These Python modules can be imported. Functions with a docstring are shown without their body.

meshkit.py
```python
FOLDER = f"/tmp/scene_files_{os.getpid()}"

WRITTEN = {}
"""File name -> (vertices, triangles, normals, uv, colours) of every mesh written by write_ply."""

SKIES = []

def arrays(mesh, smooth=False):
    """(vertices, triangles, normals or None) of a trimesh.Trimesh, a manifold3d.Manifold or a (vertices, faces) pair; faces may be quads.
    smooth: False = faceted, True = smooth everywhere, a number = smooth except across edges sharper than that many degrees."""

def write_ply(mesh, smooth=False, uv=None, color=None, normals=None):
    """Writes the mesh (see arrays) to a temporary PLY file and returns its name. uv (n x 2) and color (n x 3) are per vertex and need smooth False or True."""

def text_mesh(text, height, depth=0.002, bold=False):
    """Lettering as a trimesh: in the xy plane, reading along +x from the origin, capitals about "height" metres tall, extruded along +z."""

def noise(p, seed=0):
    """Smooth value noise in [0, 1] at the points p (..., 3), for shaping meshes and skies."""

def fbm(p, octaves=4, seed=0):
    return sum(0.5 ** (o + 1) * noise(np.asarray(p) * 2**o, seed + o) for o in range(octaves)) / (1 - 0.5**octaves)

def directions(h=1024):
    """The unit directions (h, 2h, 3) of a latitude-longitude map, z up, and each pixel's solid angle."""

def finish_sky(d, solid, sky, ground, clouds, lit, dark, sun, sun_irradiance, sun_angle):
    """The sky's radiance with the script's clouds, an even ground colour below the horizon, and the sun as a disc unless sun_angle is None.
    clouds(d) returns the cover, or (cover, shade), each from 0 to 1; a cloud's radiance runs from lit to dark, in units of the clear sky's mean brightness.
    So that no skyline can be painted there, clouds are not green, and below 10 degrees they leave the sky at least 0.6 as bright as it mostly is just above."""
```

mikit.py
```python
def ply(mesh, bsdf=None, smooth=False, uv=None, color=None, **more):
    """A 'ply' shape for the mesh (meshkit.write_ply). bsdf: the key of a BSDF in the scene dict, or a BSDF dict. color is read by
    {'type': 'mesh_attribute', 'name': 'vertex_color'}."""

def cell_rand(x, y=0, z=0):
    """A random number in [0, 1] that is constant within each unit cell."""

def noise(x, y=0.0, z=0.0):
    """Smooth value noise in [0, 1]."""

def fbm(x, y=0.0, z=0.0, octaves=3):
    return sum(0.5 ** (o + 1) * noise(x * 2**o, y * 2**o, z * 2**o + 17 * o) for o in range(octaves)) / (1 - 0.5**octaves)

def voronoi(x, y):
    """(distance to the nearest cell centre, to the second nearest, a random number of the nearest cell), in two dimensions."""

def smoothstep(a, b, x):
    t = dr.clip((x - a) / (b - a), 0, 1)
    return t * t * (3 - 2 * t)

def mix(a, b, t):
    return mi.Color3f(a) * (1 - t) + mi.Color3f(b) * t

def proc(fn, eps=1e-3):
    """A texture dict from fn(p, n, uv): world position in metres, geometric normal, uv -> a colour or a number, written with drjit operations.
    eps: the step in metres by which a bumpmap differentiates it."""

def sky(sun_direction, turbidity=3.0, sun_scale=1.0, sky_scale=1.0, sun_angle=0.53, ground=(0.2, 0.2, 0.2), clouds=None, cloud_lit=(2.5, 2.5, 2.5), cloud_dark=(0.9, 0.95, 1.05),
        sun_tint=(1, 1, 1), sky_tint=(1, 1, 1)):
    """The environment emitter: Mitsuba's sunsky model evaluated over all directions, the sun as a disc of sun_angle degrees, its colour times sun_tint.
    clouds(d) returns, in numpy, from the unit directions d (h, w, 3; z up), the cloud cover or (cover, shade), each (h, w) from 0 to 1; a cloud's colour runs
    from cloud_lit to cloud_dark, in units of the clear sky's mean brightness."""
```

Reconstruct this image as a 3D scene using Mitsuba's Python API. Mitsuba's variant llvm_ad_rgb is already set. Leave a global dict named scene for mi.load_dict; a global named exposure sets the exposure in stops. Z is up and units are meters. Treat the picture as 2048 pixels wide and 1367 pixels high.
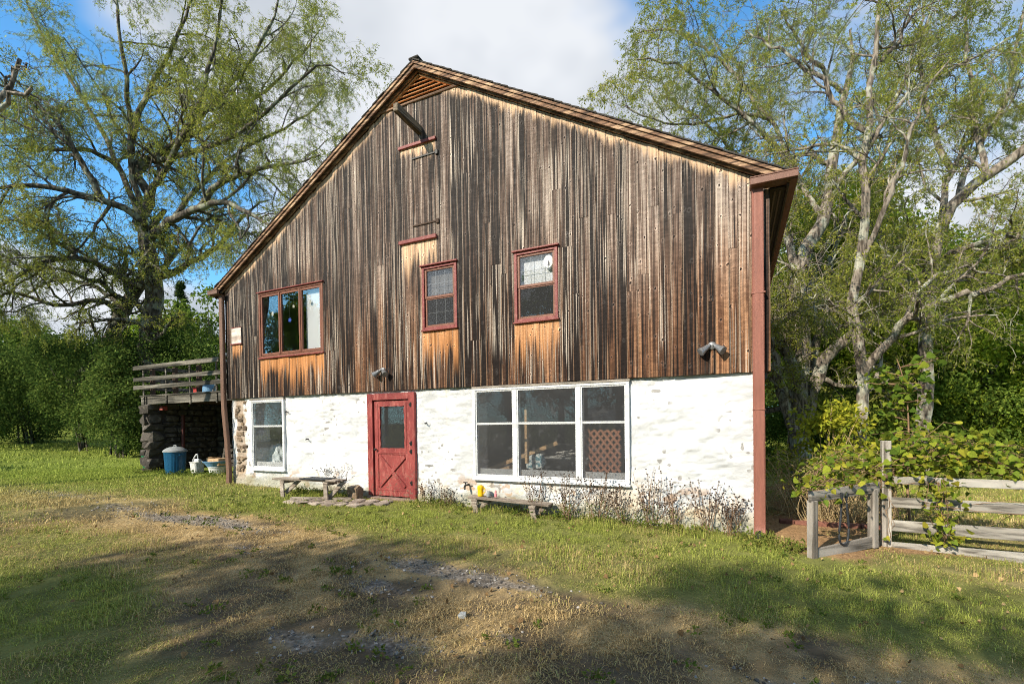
import math, random
import numpy as np
import trimesh
import shapely
from shapely.geometry import Polygon, box as sbox
import drjit as dr
import mitsuba as mi
import mikit, meshkit
from mikit import noise, fbm, voronoi, cell_rand, smoothstep, mix, proc

T = mi.ScalarTransform4f
scene, labels = {}, {}
rng = np.random.default_rng(7)
random.seed(7)

# ------------------------------------------------------------------ camera, sky, exposure
CAM = np.array([0.0, -7.5, 1.62])
FWD = np.array([-0.42904585, 0.9031616, -0.01479113])
UP = np.array([0.0056978, 0.01908054, 0.99980171])
scene['camera'] = {
    'type': 'perspective', 'fov': 94.66, 'fov_axis': 'x',
    'principal_point_offset_x': 0.0, 'principal_point_offset_y': -0.1273,
    'near_clip': 0.05, 'far_clip': 2000.0,
    'to_world': T().look_at(origin=CAM.tolist(), target=(CAM + FWD).tolist(), up=UP.tolist()),
}
SUN = np.array([-0.25, -0.71, 0.46])


def clouds(d):
    z = np.maximum(d[..., 2], 0.0)
    q = np.stack([d[..., 0] / (z + 0.28), d[..., 1] / (z + 0.28), 0 * z + 3.7], -1)
    n = meshkit.fbm(q * 1.55 + 11.3, 6, seed=5)
    f = meshkit.fbm(q * 5.0 + 4.0, 5, seed=9)
    c = np.array([-0.40, 0.72, 0.56])
    bank = np.clip(1.0 - np.arccos(np.clip(d @ (c / np.linalg.norm(c)), -1, 1)) / 0.60, 0, 1)
    n = n + 0.52 * bank + 0.16 * (f - 0.5)
    low = np.clip(1 - np.abs(z - 0.24) / 0.16, 0, 1)
    n = n + 0.12 * low
    cover = np.clip((n - 0.505) / 0.17, 0, 1)
    cover = cover * cover * (3 - 2 * cover)
    shade = np.clip(0.10 + 3.0 * (meshkit.fbm(q * 2.6 + 30, 5, seed=2) - 0.40) + 0.35 * np.clip((n - 0.75) / 0.3, 0, 1), 0, 1)
    return cover * 0.97, shade


scene['sky'] = mikit.sky(SUN.tolist(), turbidity=2.6, sun_scale=0.84, clouds=clouds, cloud_lit=(1.52, 1.56, 1.62), cloud_dark=(0.78, 0.88, 1.00),
                         sky_tint=(0.62, 1.08, 1.30), sun_tint=(0.86, 0.985, 1.20), ground=(0.12, 0.12, 0.07))
labels['sky'] = {'kind': 'structure'}
exposure = 2.85

# ------------------------------------------------------------------ helpers
_count = {}


def nxt(base):
    n = _count.get(base, 0)
    _count[base] = n + 1
    return base if n == 0 else f'{base}_{n:03d}'


def tag(key, label=None, category=None, group=None, kind=None):
    d = labels.setdefault(key, {})
    for k, v in (('label', label), ('category', category), ('group', group), ('kind', kind)):
        if v:
            d[k] = v
    return key


def put(base, mesh, bsdf, smooth=False, uv=None, **more):
    key = nxt(base)
    scene[key] = mikit.ply(mesh, bsdf, smooth=smooth, uv=uv, **more)
    return key


def thing(base, label, category, group=None):
    return tag(nxt(base), label, category, group)


def nrm(v):
    v = np.asarray(v, float)
    return v / np.maximum(np.linalg.norm(v, axis=-1, keepdims=True), 1e-9)


def join(ms):
    v, f, n = [], [], 0
    for m in ms:
        mv, mf = (m.vertices, m.faces) if hasattr(m, 'faces') else m
        mv, mf = np.asarray(mv, float), np.asarray(mf, int)
        if mf.shape[1] == 4:
            mf = np.vstack([mf[:, [0, 1, 2]], mf[:, [0, 2, 3]]])
        v.append(mv); f.append(mf + n); n += len(mv)
    return np.vstack(v), np.vstack(f)


BEV_F = None


def bx(x0, x1, y0, y1, z0, z1, b=0.004):
    """A box with chamfered edges."""
    b = min(b, 0.3 * min(x1 - x0, y1 - y0, z1 - z0))
    pts = []
    lo, hi = np.array([x0, y0, z0]), np.array([x1, y1, z1])
    for s in np.ndindex(2, 2, 2):
        c = np.where(s, hi, lo)
        sg = np.where(s, -1, 1) * b
        for k in range(3):
            q = c + sg
            q[k] = c[k]
            pts.append(q)
    h = trimesh.convex.convex_hull(np.array(pts))
    return np.array(h.vertices), np.array(h.faces)


def move(m, M):
    v, f = (m.vertices, m.faces) if hasattr(m, 'faces') else m
    v = np.asarray(v) @ M[:3, :3].T + M[:3, 3]
    return v, np.asarray(f)


def rot(axis, deg, at=(0, 0, 0)):
    return trimesh.transformations.rotation_matrix(math.radians(deg), axis, at)


def trans(x, y, z):
    return trimesh.transformations.translation_matrix([x, y, z])


def bar(a, b, w, t, up=(0, 0, 1), bev=0.004):
    """A bar of section w (sideways) x t (along up) from a to b."""
    a, b = np.asarray(a, float), np.asarray(b, float)
    d = nrm(b - a)
    s = nrm(np.cross(d, up)) if abs(d @ nrm(up)) < 0.99 else nrm(np.cross(d, [1, 0, 0]))
    u = np.cross(s, d)
    L = np.linalg.norm(b - a)
    v, f = bx(0, L, -w / 2, w / 2, -t / 2, t / 2, bev)
    M = np.eye(4); M[:3, :3] = np.stack([d, s, u], 1); M[:3, 3] = a
    if np.linalg.det(M[:3, :3]) < 0:
        f = f[:, ::-1]
    return v @ M[:3, :3].T + a, f


def extrude_xz(poly, y0, y1):
    """Polygon in (x, z) extruded from y0 to y1 (y0 < y1)."""
    m = trimesh.creation.extrude_polygon(poly, y1 - y0, engine='earcut')
    v = np.array(m.vertices)
    v = np.stack([v[:, 0], y1 - v[:, 2], v[:, 1]], 1)
    return v, np.array(m.faces)


def tubes(P, R, sides):
    """Batch of tubes: P (n, k, 3), R (n, k)."""
    n, k, _ = P.shape
    tan = nrm(np.gradient(P, axis=1))
    ref = np.where(np.abs(nrm(P[:, -1] - P[:, 0])[:, 2:3]) > 0.9, np.array([[1.0, 0, 0]]), np.array([[0, 0, 1.0]]))[:, None, :]
    s = nrm(np.cross(tan, ref)); u = np.cross(s, tan)
    a = np.arange(sides) * 2 * np.pi / sides
    V = P[:, :, None] + R[:, :, None, None] * (s[:, :, None] * np.cos(a)[None, None, :, None] + u[:, :, None] * np.sin(a)[None, None, :, None])
    i, j, q = np.meshgrid(np.arange(n), np.arange(k - 1), np.arange(sides), indexing='ij')
    b = (i * k + j) * sides
    q1 = (q + 1) % sides
    F = np.stack([b + q, b + sides + q, b + sides + q1, b + q1], -1).reshape(-1, 4)
    F = np.vstack([F[:, [0, 1, 2]], F[:, [0, 2, 3]]])
    return V.reshape(-1, 3), F


def tube(pts, r, sides=8, caps=True):
    pts = np.asarray(pts, float)
    r = np.broadcast_to(np.asarray(r, float), (len(pts),))
    v, f = tubes(pts[None], r[None], sides)
    if caps:
        n = len(v)
        v = np.vstack([v, pts[:1], pts[-1:]])
        i = np.arange(sides)
        j = (i + 1) % sides
        e = n - sides
        f = np.vstack([f, np.stack([i, j, i * 0 + n], 1), np.stack([e + j, e + i, i * 0 + n + 1], 1)])
    return v, f


def resample(pts, k):
    pts = np.asarray(pts, float)
    s = np.concatenate([[0], np.cumsum(np.linalg.norm(np.diff(pts, axis=0), axis=1))])
    t = np.linspace(0, s[-1], k)
    return np.stack([np.interp(t, s, pts[:, c]) for c in range(3)], 1)


def spline(pts, k):
    from scipy.interpolate import CubicSpline
    pts = np.asarray(pts, float)
    s = np.concatenate([[0], np.cumsum(np.linalg.norm(np.diff(pts, axis=0), axis=1))])
    return CubicSpline(s, pts)(np.linspace(0, s[-1], k))


def lathe(prof, sides=28):
    prof = np.asarray(prof, float)
    a = np.arange(sides) * 2 * np.pi / sides
    V = np.stack([prof[:, None, 0] * np.cos(a), prof[:, None, 0] * np.sin(a), np.repeat(prof[:, 1:2], sides, 1)], -1)
    k = len(prof)
    j, q = np.meshgrid(np.arange(k - 1), np.arange(sides), indexing='ij')
    q1 = (q + 1) % sides
    F = np.stack([j * sides + q, j * sides + q1, (j + 1) * sides + q1, (j + 1) * sides + q], -1).reshape(-1, 4)
    return V.reshape(-1, 3), np.vstack([F[:, [0, 1, 2]], F[:, [0, 2, 3]]])


def leafquads(P, A, L, W, g, curl=0.15):
    """Rhombic leaves at P along A; returns (mesh, uv) with a random number per leaf in uv."""
    n = len(P)
    A = nrm(A)
    B = nrm(np.cross(A, nrm(g.normal(size=(n, 3)))))
    N = np.cross(A, B)
    L = np.broadcast_to(L, (n,))[:, None]; W = np.broadcast_to(W, (n,))[:, None]
    V = np.stack([P, P + A * L * 0.45 + B * W * 0.5 + N * curl * W, P + A * L, P + A * L * 0.45 - B * W * 0.5 + N * curl * W], 1).reshape(-1, 3)
    i = np.arange(n)[:, None] * 4
    F = np.vstack([i + np.array([[0, 1, 2]]), i + np.array([[0, 2, 3]])])
    uv = np.repeat(g.random((n, 2)), 4, 0)
    return (V, F), uv


def gz(x, y):
    """Ground height."""
    x, y = np.asarray(x, float), np.asarray(y, float)
    base = -0.02 * np.clip(x, -12, 3) - 0.035
    d = np.hypot(np.minimum(x + 17, 0), np.maximum(y - 0, 0) * (x < -17))
    rise = np.clip((-x - 17.5) / 30.0, 0, 1)
    rise = rise * rise * (3 - 2 * rise) * 1.75 * np.clip((y + 12) / 10.0, 0, 1)
    p = np.stack([x * 0.35, y * 0.35, 0 * x], -1)
    q = np.stack([x * 1.7, y * 1.7, 0 * x + 5], -1)
    far = np.clip((np.hypot(x, y) - 3) / 6, 0, 1)
    bump = 0.10 * (meshkit.fbm(p, 2, 3) - 0.5) * (np.abs(y) > 0.0) * np.clip(np.abs(y + 0.0) / 2.5, 0, 1) + 0.03 * (meshkit.fbm(q, 2, 4) - 0.5)
    return base + rise + bump


# zones of the yard (metres): (x, y, radius x, radius y, weight)
GRAVEL = [(-13.5, -2.6, 3.0, 0.42, .75), (-9.4, -2.95, 1.6, .32, .8), (-7.7, -2.75, .9, .30, 1.2), (-6.6, -2.95, .7, .22, .8), (-3.2, -3.25, .55, .25, 1.2),
          (-2.2, -3.35, .8, .22, 1.1), (-3.15, -3.95, .5, .22, 1.0), (-2.35, -4.75, .5, .25, 1.0), (-3.0, -5.05, .45, .2, .8), (-.6, -4.9, .35, .2, .8),
          (.35, -4.2, .5, .2, 1.0), (.9, -3.9, .4, .15, .8), (-5.7, -3.6, .4, .15, .8), (-1.6, -4.35, .3, .12, .7)]
STRAW = [(-11, -3.0, 5, .7, .95), (-6.8, -3.1, 2.3, .45, .8), (-4.0, -4.0, 2.0, .6, .5), (-1.2, -4.0, 1.5, .6, .75), (-2.8, -5.0, 1.6, .5, .6), (.9, -4.1, 1.3, .6, .7), (-5.5, -4.6, 1.6, .4, .4), (-.4, -3.4, 1.2, .3, .25)]
GREEN = [(-6.0, -5.6, 1.6, .7, .8), (-7.5, -1.3, 4, 1.1, .5), (.8, -2.3, 1.6, .8, .6), (-2.5, -1.2, 3.2, .7, .5), (-18, 0, 5, 2, .5), (2.2, -2.4, .8, 1.4, .5), (-2.9, -2.6, 2.0, .5, .25), (.4, -.9, .6, .4, .6)]
DIRT = [(.95, .35, .62, 1.1, 1.4), (1.3, 2.2, .6, 1.6, 1.2), (1.2, 5.0, .55, 2.2, .9), (2.2, .1, .9, .25, .7)]


def blobs(L, x, y, exp):
    s = 0
    for cx, cy, a, b, w in L:
        s = s + w * exp(-(((x - cx) / a) * ((x - cx) / a) + ((y - cy) / b) * ((y - cy) / b)))
    return s


# ------------------------------------------------------------------ materials
def mat(key, color, rough=0.8, bump=None, scale=1.0, spec=0.3, eps=1e-3, **more):
    c = proc(color) if callable(color) else {'type': 'rgb', 'value': list(map(float, color))}
    b = {'type': 'principled', 'base_color': c, 'roughness': proc(rough) if callable(rough) else float(rough), 'specular': float(spec), **more}
    if bump is not None:
        b = {'type': 'bumpmap', 'nested': b, 'bump': proc(bump, eps), 'scale': float(scale)}
    scene[key] = {'type': 'twosided', 'nested': b}
    return key


def leafmat(key, color, trans_=0.75, rough=0.55, spec=0.3):
    c = proc(color) if callable(color) else {'type': 'rgb', 'value': list(map(float, color))}
    scene[key] = {'type': 'principledthin', 'base_color': c, 'roughness': rough, 'diff_trans': trans_, 'eta': 1.4, 'spec_trans': 0.0}
    return key


def palette(cols, vary=0.35, sc=0.35):
    """Leaf colours: picked per leaf (uv.x) between the given ones, with drifts through the crown."""
    cols = [tuple(c) for c in cols]

    def fn(p, n, uv):
        t = dr.clip(0.62 * uv.x + 0.38 * noise(p.x * sc + 3, p.y * sc, p.z * sc) * 1.0, 0, 0.9999) * (len(cols) - 1)
        out = mi.Color3f(cols[0])
        for i in range(1, len(cols)):
            out = mix(out, cols[i], dr.clip(t - (i - 1), 0, 1))
        return out * (1 - vary + 2 * vary * uv.y)
    return fn


AX, AZ, SL = -5.43, 8.28, 0.577      # gable centre, top of the siding, roof slope
SILLS = [(-10.06, -8.01, 3.17, .75), (-5.44, -4.63, 3.38, .85), (-3.48, -2.66, 3.33, .95), (-5.9, -5.08, 5.10, .75), (-11.05, -10.7, 3.58, .32), (-5.9, -5.08, 6.95, .30)]


def siding_color(p, n, uv):
    x, z, k = p.x, p.z, dr.floor(uv.x) * 1.37
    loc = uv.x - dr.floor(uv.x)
    fib = 0.55 * fbm(x * 38 + k * 3, z * .8 + k, k, 3) + 0.45 * fbm(x * 95 + k * 3, z * 1.1 + k, k, 3)
    streak = noise(x * 22 + k, z * 0.45 + k * 2, 1.0)
    big = fbm(x * 0.7, z * 0.5, 3.0, 3)
    hgt = smoothstep(2.7, 5.5, z + 1.5 * (big - 0.5))
    tone = uv.y
    dark = mix((0.013, 0.009, 0.008), (0.030, 0.026, 0.025), hgt)
    mid = mix((0.105, 0.050, 0.028), (0.118, 0.082, 0.066), hgt)
    light = mix((0.30, 0.155, 0.082), (0.32, 0.258, 0.220), hgt)
    left = smoothstep(-8.2, -10.6, x) * 0.16
    a = dr.clip(fib * 2.6 - 1.15 + 0.85 * (tone - 0.5) + 0.25 * (streak - 0.5) + 0.10 * hgt + 0.12 * smoothstep(-6.0, 0.0, x) - left, 0, 1)
    c = mix(dark, mid, smoothstep(0.08, 0.50, a))
    c = mix(c, light, smoothstep(0.48, 0.95, a))
    # rain-dark streaks and saw marks across the grain
    saw = noise(z * 46 + 3 * noise(x * 9, z * 2, k), x * 14 + k, 5.0)
    c = c * (0.72 + 0.5 * saw)
    blk = smoothstep(0.66, 0.80, noise(x * 17 + k * 5, z * 0.30 + k, 9.0)) * (0.35 + 0.65 * noise(z * 1.3, k, 2.0))
    c = mix(c, mix((0.012, 0.009, 0.008), (0.03, 0.026, 0.024), hgt), blk * 0.75)
    wht = smoothstep(0.70, 0.82, noise(x * 95 + k * 7, z * 0.7 + k, 4.0)) * smoothstep(0.35, 0.7, noise(x * 3 + 1, z * 0.9, 8.0))
    c = mix(c, (0.50, 0.42, 0.35), wht * 0.75)
    # warm wood the weather has not reached: under the rakes and below the sills
    d = AZ - SL * dr.abs(x - AX) - z
    lenr = 0.05 + 0.34 * noise(x * 21 + k, k, 6.0) * noise(x * 4, 1.0, 2.0) + 0.12 * noise(x * 80, 3.0)
    tan = 1 - smoothstep(0.25 * lenr, lenr, d)
    for x0, x1, zt, ln in SILLS:
        inside = smoothstep(x0 - 0.02, x0 + 0.02, x) * smoothstep(x1 + 0.02, x1 - 0.02, x)
        ll = ln * (0.25 + 1.1 * noise(x * 24 + k, zt, 7.0)) + 0.06 * noise(x * 90, zt)
        tan = dr.maximum(tan, inside * (1 - smoothstep(0.3 * ll, ll, zt - z)) * dr.select(z < zt, 1.0, 0.0))
    warm = mix((0.44, 0.190, 0.070), (0.60, 0.41, 0.27), dr.clip(hgt + 0.8 * (fib - 0.5), 0, 1))
    c = mix(c, warm * (0.20 + 1.35 * fib), tan * (0.62 + 0.38 * smoothstep(0.30, 0.5, fib)))
    # knots
    for sc_, off, thr in ((2.6, 0.0, 0.36), (1.35, 31.0, 0.48)):
        ky = z * sc_ + k * 1.7 + off
        cell = dr.floor(ky)
        col = dr.floor(x / 0.13)
        h1, h2, h3 = cell_rand(cell, col, 3 + off), cell_rand(cell, col, 5 + off), cell_rand(cell, col, 7 + off)
        wob = noise(x * 70, z * 70, 3.0 + off) - 0.5
        dx = (x / 0.13 - col - 0.2 - 0.6 * h1) * 0.13 / (0.009 + 0.014 * h3) + wob * 0.9
        dz = (ky - cell - 0.3 - 0.4 * h3) / sc_ / (0.012 + 0.018 * h3) + wob * 0.9
        rr = dr.sqrt(dx * dx + dz * dz)
        has = dr.select(h2 > thr, 1.0, 0.0)
        c = mix(c, c * 1.7 + 0.02, has * (1 - smoothstep(0.9, 1.9, rr)) * 0.7)
        c = mix(c, (0.016, 0.012, 0.010), has * (1 - smoothstep(0.45, 0.9, rr)))
    # pale arrises: some wear, plus sunlit edge lines painted into the colour
    worn_lit = dr.maximum(smoothstep(0.13, 0.06, loc), smoothstep(0.87, 0.94, loc)) * smoothstep(0.32, 0.62, noise(z * 2.2 + k * 3, k, dr.select(loc > .5, 2.0, 8.0)))
    c = mix(c, mix((0.34, 0.215, 0.135), (0.44, 0.37, 0.315), hgt), worn_lit * 0.62)
    # lighter tan side edges of the boards
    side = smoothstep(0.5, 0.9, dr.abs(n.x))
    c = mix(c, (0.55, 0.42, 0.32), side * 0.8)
    return c


def siding_bump(p, n, uv):
    k = dr.floor(uv.x) * 1.37
    return 0.6 * fbm(p.x * 60 + k, p.z * 1.5, k, 2) + 0.55 * noise(p.z * 46 + 3 * noise(p.x * 9, p.z * 2, k), p.x * 14 + k, 5.0)


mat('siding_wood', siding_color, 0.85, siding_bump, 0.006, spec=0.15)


def wood_fn(c0, c1, c2, fx=40, fl=1.2, axis='x'):
    """Grain along one axis of the world."""
    def fn(p, n, uv):
        a, b, c = {'x': (p.x, p.y, p.z), 'y': (p.y, p.x, p.z), 'z': (p.z, p.x, p.y)}[axis]
        g = fbm(a * fl, b * fx, c * fx, 3)
        s = noise(a * fl * .4, b * fx * .25, c * fx * .25)
        col = mix(mix(c0, c1, smoothstep(0.25, 0.6, g)), c2, smoothstep(0.5, 0.85, s * .6 + g * .5))
        return col * (0.8 + 0.4 * noise(a * 7, b * 9, c * 9))
    return fn


mat('rake_wood', wood_fn((0.050, 0.030, 0.020), (0.20, 0.110, 0.066), (0.44, 0.29, 0.18), 45, .6), 0.8)
mat('slat_wood', wood_fn((0.34, 0.15, 0.06), (0.50, 0.25, 0.11), (0.6, 0.33, 0.16), 30, 2.0), 0.8)
mat('grey_wood', wood_fn((0.07, 0.06, 0.05), (0.24, 0.21, 0.18), (0.40, 0.36, 0.32), 45, 1.6), 0.85)
mat('beam_wood', wood_fn((0.05, 0.040, 0.030), (0.15, 0.115, 0.080), (0.24, 0.19, 0.14), 50, 2.0, 'y'), 0.85)
mat('deck_wood', wood_fn((0.022, 0.020, 0.016), (0.070, 0.062, 0.050), (0.19, 0.172, 0.145), 22, 1.4), 0.9)
mat('fence_wood', wood_fn((0.10, 0.088, 0.075), (0.25, 0.228, 0.20), (0.36, 0.335, 0.30), 30, .9), 0.85)
mat('gate_wood', lambda p, n, uv: mix(mix((0.06, 0.053, 0.045), (0.18, 0.16, 0.14), smoothstep(.25, .6, fbm((p.x * .69 + p.y * .72) * 1.6, p.z * 45, 2.0, 3))), (0.30, 0.275, 0.245), smoothstep(.5, .85, noise((p.x * .69 + p.y * .72) * .8, p.z * 14, 1.0))), 0.85)
mat('pale_patch', wood_fn((0.34, 0.27, 0.23), (0.52, 0.44, 0.39), (0.6, 0.52, 0.46), 3, 20, 'z'), 0.8)
mat('return_paint', lambda p, n, uv: mix((0.13, 0.060, 0.043), (0.20, 0.098, 0.070), fbm(p.x * 5, p.y * 5, p.z * 4)), 0.45)
mat('pipe_red', (0.07, 0.018, 0.016), 0.6)
mat('post_wood', wood_fn((0.10, 0.085, 0.07), (0.26, 0.23, 0.20), (0.38, 0.35, 0.31), 40, 1.8, 'z'), 0.85)
mat('bench_wood', wood_fn((0.09, 0.07, 0.055), (0.22, 0.18, 0.145), (0.33, 0.28, 0.23), 40, 2.0), 0.85)
mat('pine_board', wood_fn((0.42, 0.26, 0.13), (0.56, 0.37, 0.20), (0.66, 0.47, 0.28), 30, 2.0), 0.7)
mat('shingle_roof', lambda p, n, uv: mix((0.025, 0.022, 0.02), (0.07, 0.062, 0.055), fbm(p.x * 6, p.y * 6, p.z * 6)), 0.95)
mat('red_paint', lambda p, n, uv: mix(mix(mix((0.17, 0.027, 0.025), (0.245, 0.048, 0.042), smoothstep(.3, .7, fbm(p.x * 5, p.y * 9, p.z * 2.2))), (0.33, 0.115, 0.095), 0.5 * smoothstep(.55, .75, fbm(p.x * 26, 3.0, p.z * 5))), (0.14, 0.085, 0.06), 0.75 * smoothstep(.70, .78, noise(p.x * 33, 3.0, p.z * 24)) * smoothstep(1.1, .15, p.z)) * (0.85 + 0.3 * noise(p.x * 90, 3.0, p.z * 30)), 0.55)
mat('red_trim', lambda p, n, uv: mix(mix((0.14, 0.025, 0.024), (0.22, 0.048, 0.042), fbm(p.x * 7, p.y * 9, p.z * 4)), (0.27, 0.11, 0.09), 0.5 * smoothstep(.5, .75, fbm(p.x * 24, 2.0, p.z * 24))), 0.5)
mat('brown_trim', lambda p, n, uv: mix((0.13, 0.050, 0.030), (0.19, 0.078, 0.048), fbm(p.x * 9, p.y * 9, p.z * 5)), 0.5)
mat('gutter_paint', lambda p, n, uv: mix((0.19, 0.072, 0.052), (0.25, 0.100, 0.072), fbm(p.x * 3, p.y * 3, p.z * 2.0)) * (0.88 + 0.24 * noise(p.x * 40, p.y * 40, p.z * 3)), 0.45)
mat('brown_gutter', lambda p, n, uv: mix((0.10, 0.055, 0.038), (0.17, 0.095, 0.065), fbm(p.x * 3, p.y * 3, p.z * 2.0)), 0.5)
mat('dark_stain', lambda p, n, uv: mix((0.030, 0.018, 0.013), (0.09, 0.055, 0.036), fbm(p.x * 30, p.y * 20, p.z * 1.2)), 0.8)
mat('white_paint', lambda p, n, uv: mix((0.50, 0.51, 0.52), (0.62, 0.62, 0.63), fbm(p.x * 6, p.y * 6, p.z * 4)) * (1 - 0.22 * smoothstep(0.74, 0.84, noise(p.x * 9, p.y * 9, p.z * 9))), 0.5)
mat('sash_white', lambda p, n, uv: mix((0.34, 0.35, 0.36), (0.52, 0.52, 0.52), fbm(p.x * 10, p.y * 6, p.z * 8)), 0.5)


def stucco_color(p, n, uv):
    x, z = p.x, p.z
    c = mix((0.45, 0.455, 0.465), (0.58, 0.585, 0.60), smoothstep(.3, .65, fbm(x * 2.2, z * 3.5, 1.0)))
    low = smoothstep(0.95, 0.10, z + 0.55 * (fbm(x * 1.6, z * 1.4, 2.0) - 0.5))
    st = smoothstep(0.44, 0.62, fbm(x * 3.2 + 4, z * 4.2, 3.0, 4)) * low
    c = mix(c, (0.60, 0.49, 0.36), st * 0.7)
    c = mix(c, (0.36, 0.235, 0.15), smoothstep(0.63, 0.72, fbm(x * 4.5 + 9, z * 7.5, 6.0, 4)) * smoothstep(0.85, 0.35, z) * 0.85)
    c = mix(c, (0.66, 0.60, 0.47), smoothstep(0.45, 0.1, z) * fbm(x * 5, z * 6, 4.0) * 0.55)
    c = mix(c, (0.20, 0.19, 0.12), smoothstep(0.22, -0.02, z + 0.02 * x - 0.10 + 0.25 * (fbm(x * 4, z * 3, 5.0) - 0.5)) * 0.7)
    # chipped lime and thin cracks along the courses
    cr = dr.abs(noise(x * 2.3 + 1.2 * noise(x * 6, z * 6, 1.0), z * 8.5, 7.0) - 0.5)
    c = mix(c, (0.40, 0.37, 0.33), (1 - smoothstep(0.0, 0.012, cr)) * smoothstep(0.52, 0.62, noise(x * 3, z * 5, 9.0)) * 0.55)
    c = mix(c, (0.15, 0.13, 0.11), smoothstep(0.80, 0.84, noise(x * 13, z * 15, 3.0)) * smoothstep(0.55, 0.7, noise(x * 2, z * 2, 5.0)) * 0.7)
    # bare patch at the far corner, rust runs under the siding
    dx = (x + 10.93 + 0.10 * (noise(z * 4, 2.0) - .5)) / 0.20
    bare = (1 - smoothstep(0.6, 1.3, dr.abs(dx) + 0.9 * (fbm(x * 6, z * 5, 8.0) - 0.5))) * smoothstep(0.15, 0.5, z)
    c = mix(c, (0.30, 0.215, 0.145), bare * 0.85)
    run = smoothstep(0.05, 0.0, dr.abs(x + 8.18)) + smoothstep(0.05, 0.0, dr.abs(x + 4.95)) * 1.0
    c = mix(c, (0.60, 0.52, 0.42), dr.clip(run, 0, 1) * smoothstep(0.9, 2.2, z) * noise(x * 40, z * 1.0) * 0.6)
    return c


mat('stucco', stucco_color, 0.9, lambda p, n, uv: fbm(p.x * 14, p.z * 22, 2.0, 3) + 0.9 * noise(p.x * 5, p.z * 22, 4.0), 0.009, spec=0.2)
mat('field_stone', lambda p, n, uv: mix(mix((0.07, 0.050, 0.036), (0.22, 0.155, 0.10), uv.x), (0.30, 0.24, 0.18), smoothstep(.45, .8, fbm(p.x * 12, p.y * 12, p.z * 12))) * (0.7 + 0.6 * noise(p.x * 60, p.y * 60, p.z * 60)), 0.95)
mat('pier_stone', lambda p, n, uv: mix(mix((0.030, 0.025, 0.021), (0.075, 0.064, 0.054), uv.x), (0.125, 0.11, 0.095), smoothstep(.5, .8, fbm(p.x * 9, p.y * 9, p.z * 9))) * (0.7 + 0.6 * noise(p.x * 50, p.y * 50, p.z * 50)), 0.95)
mat('dark_mortar', (0.045, 0.038, 0.032), 0.95)
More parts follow.
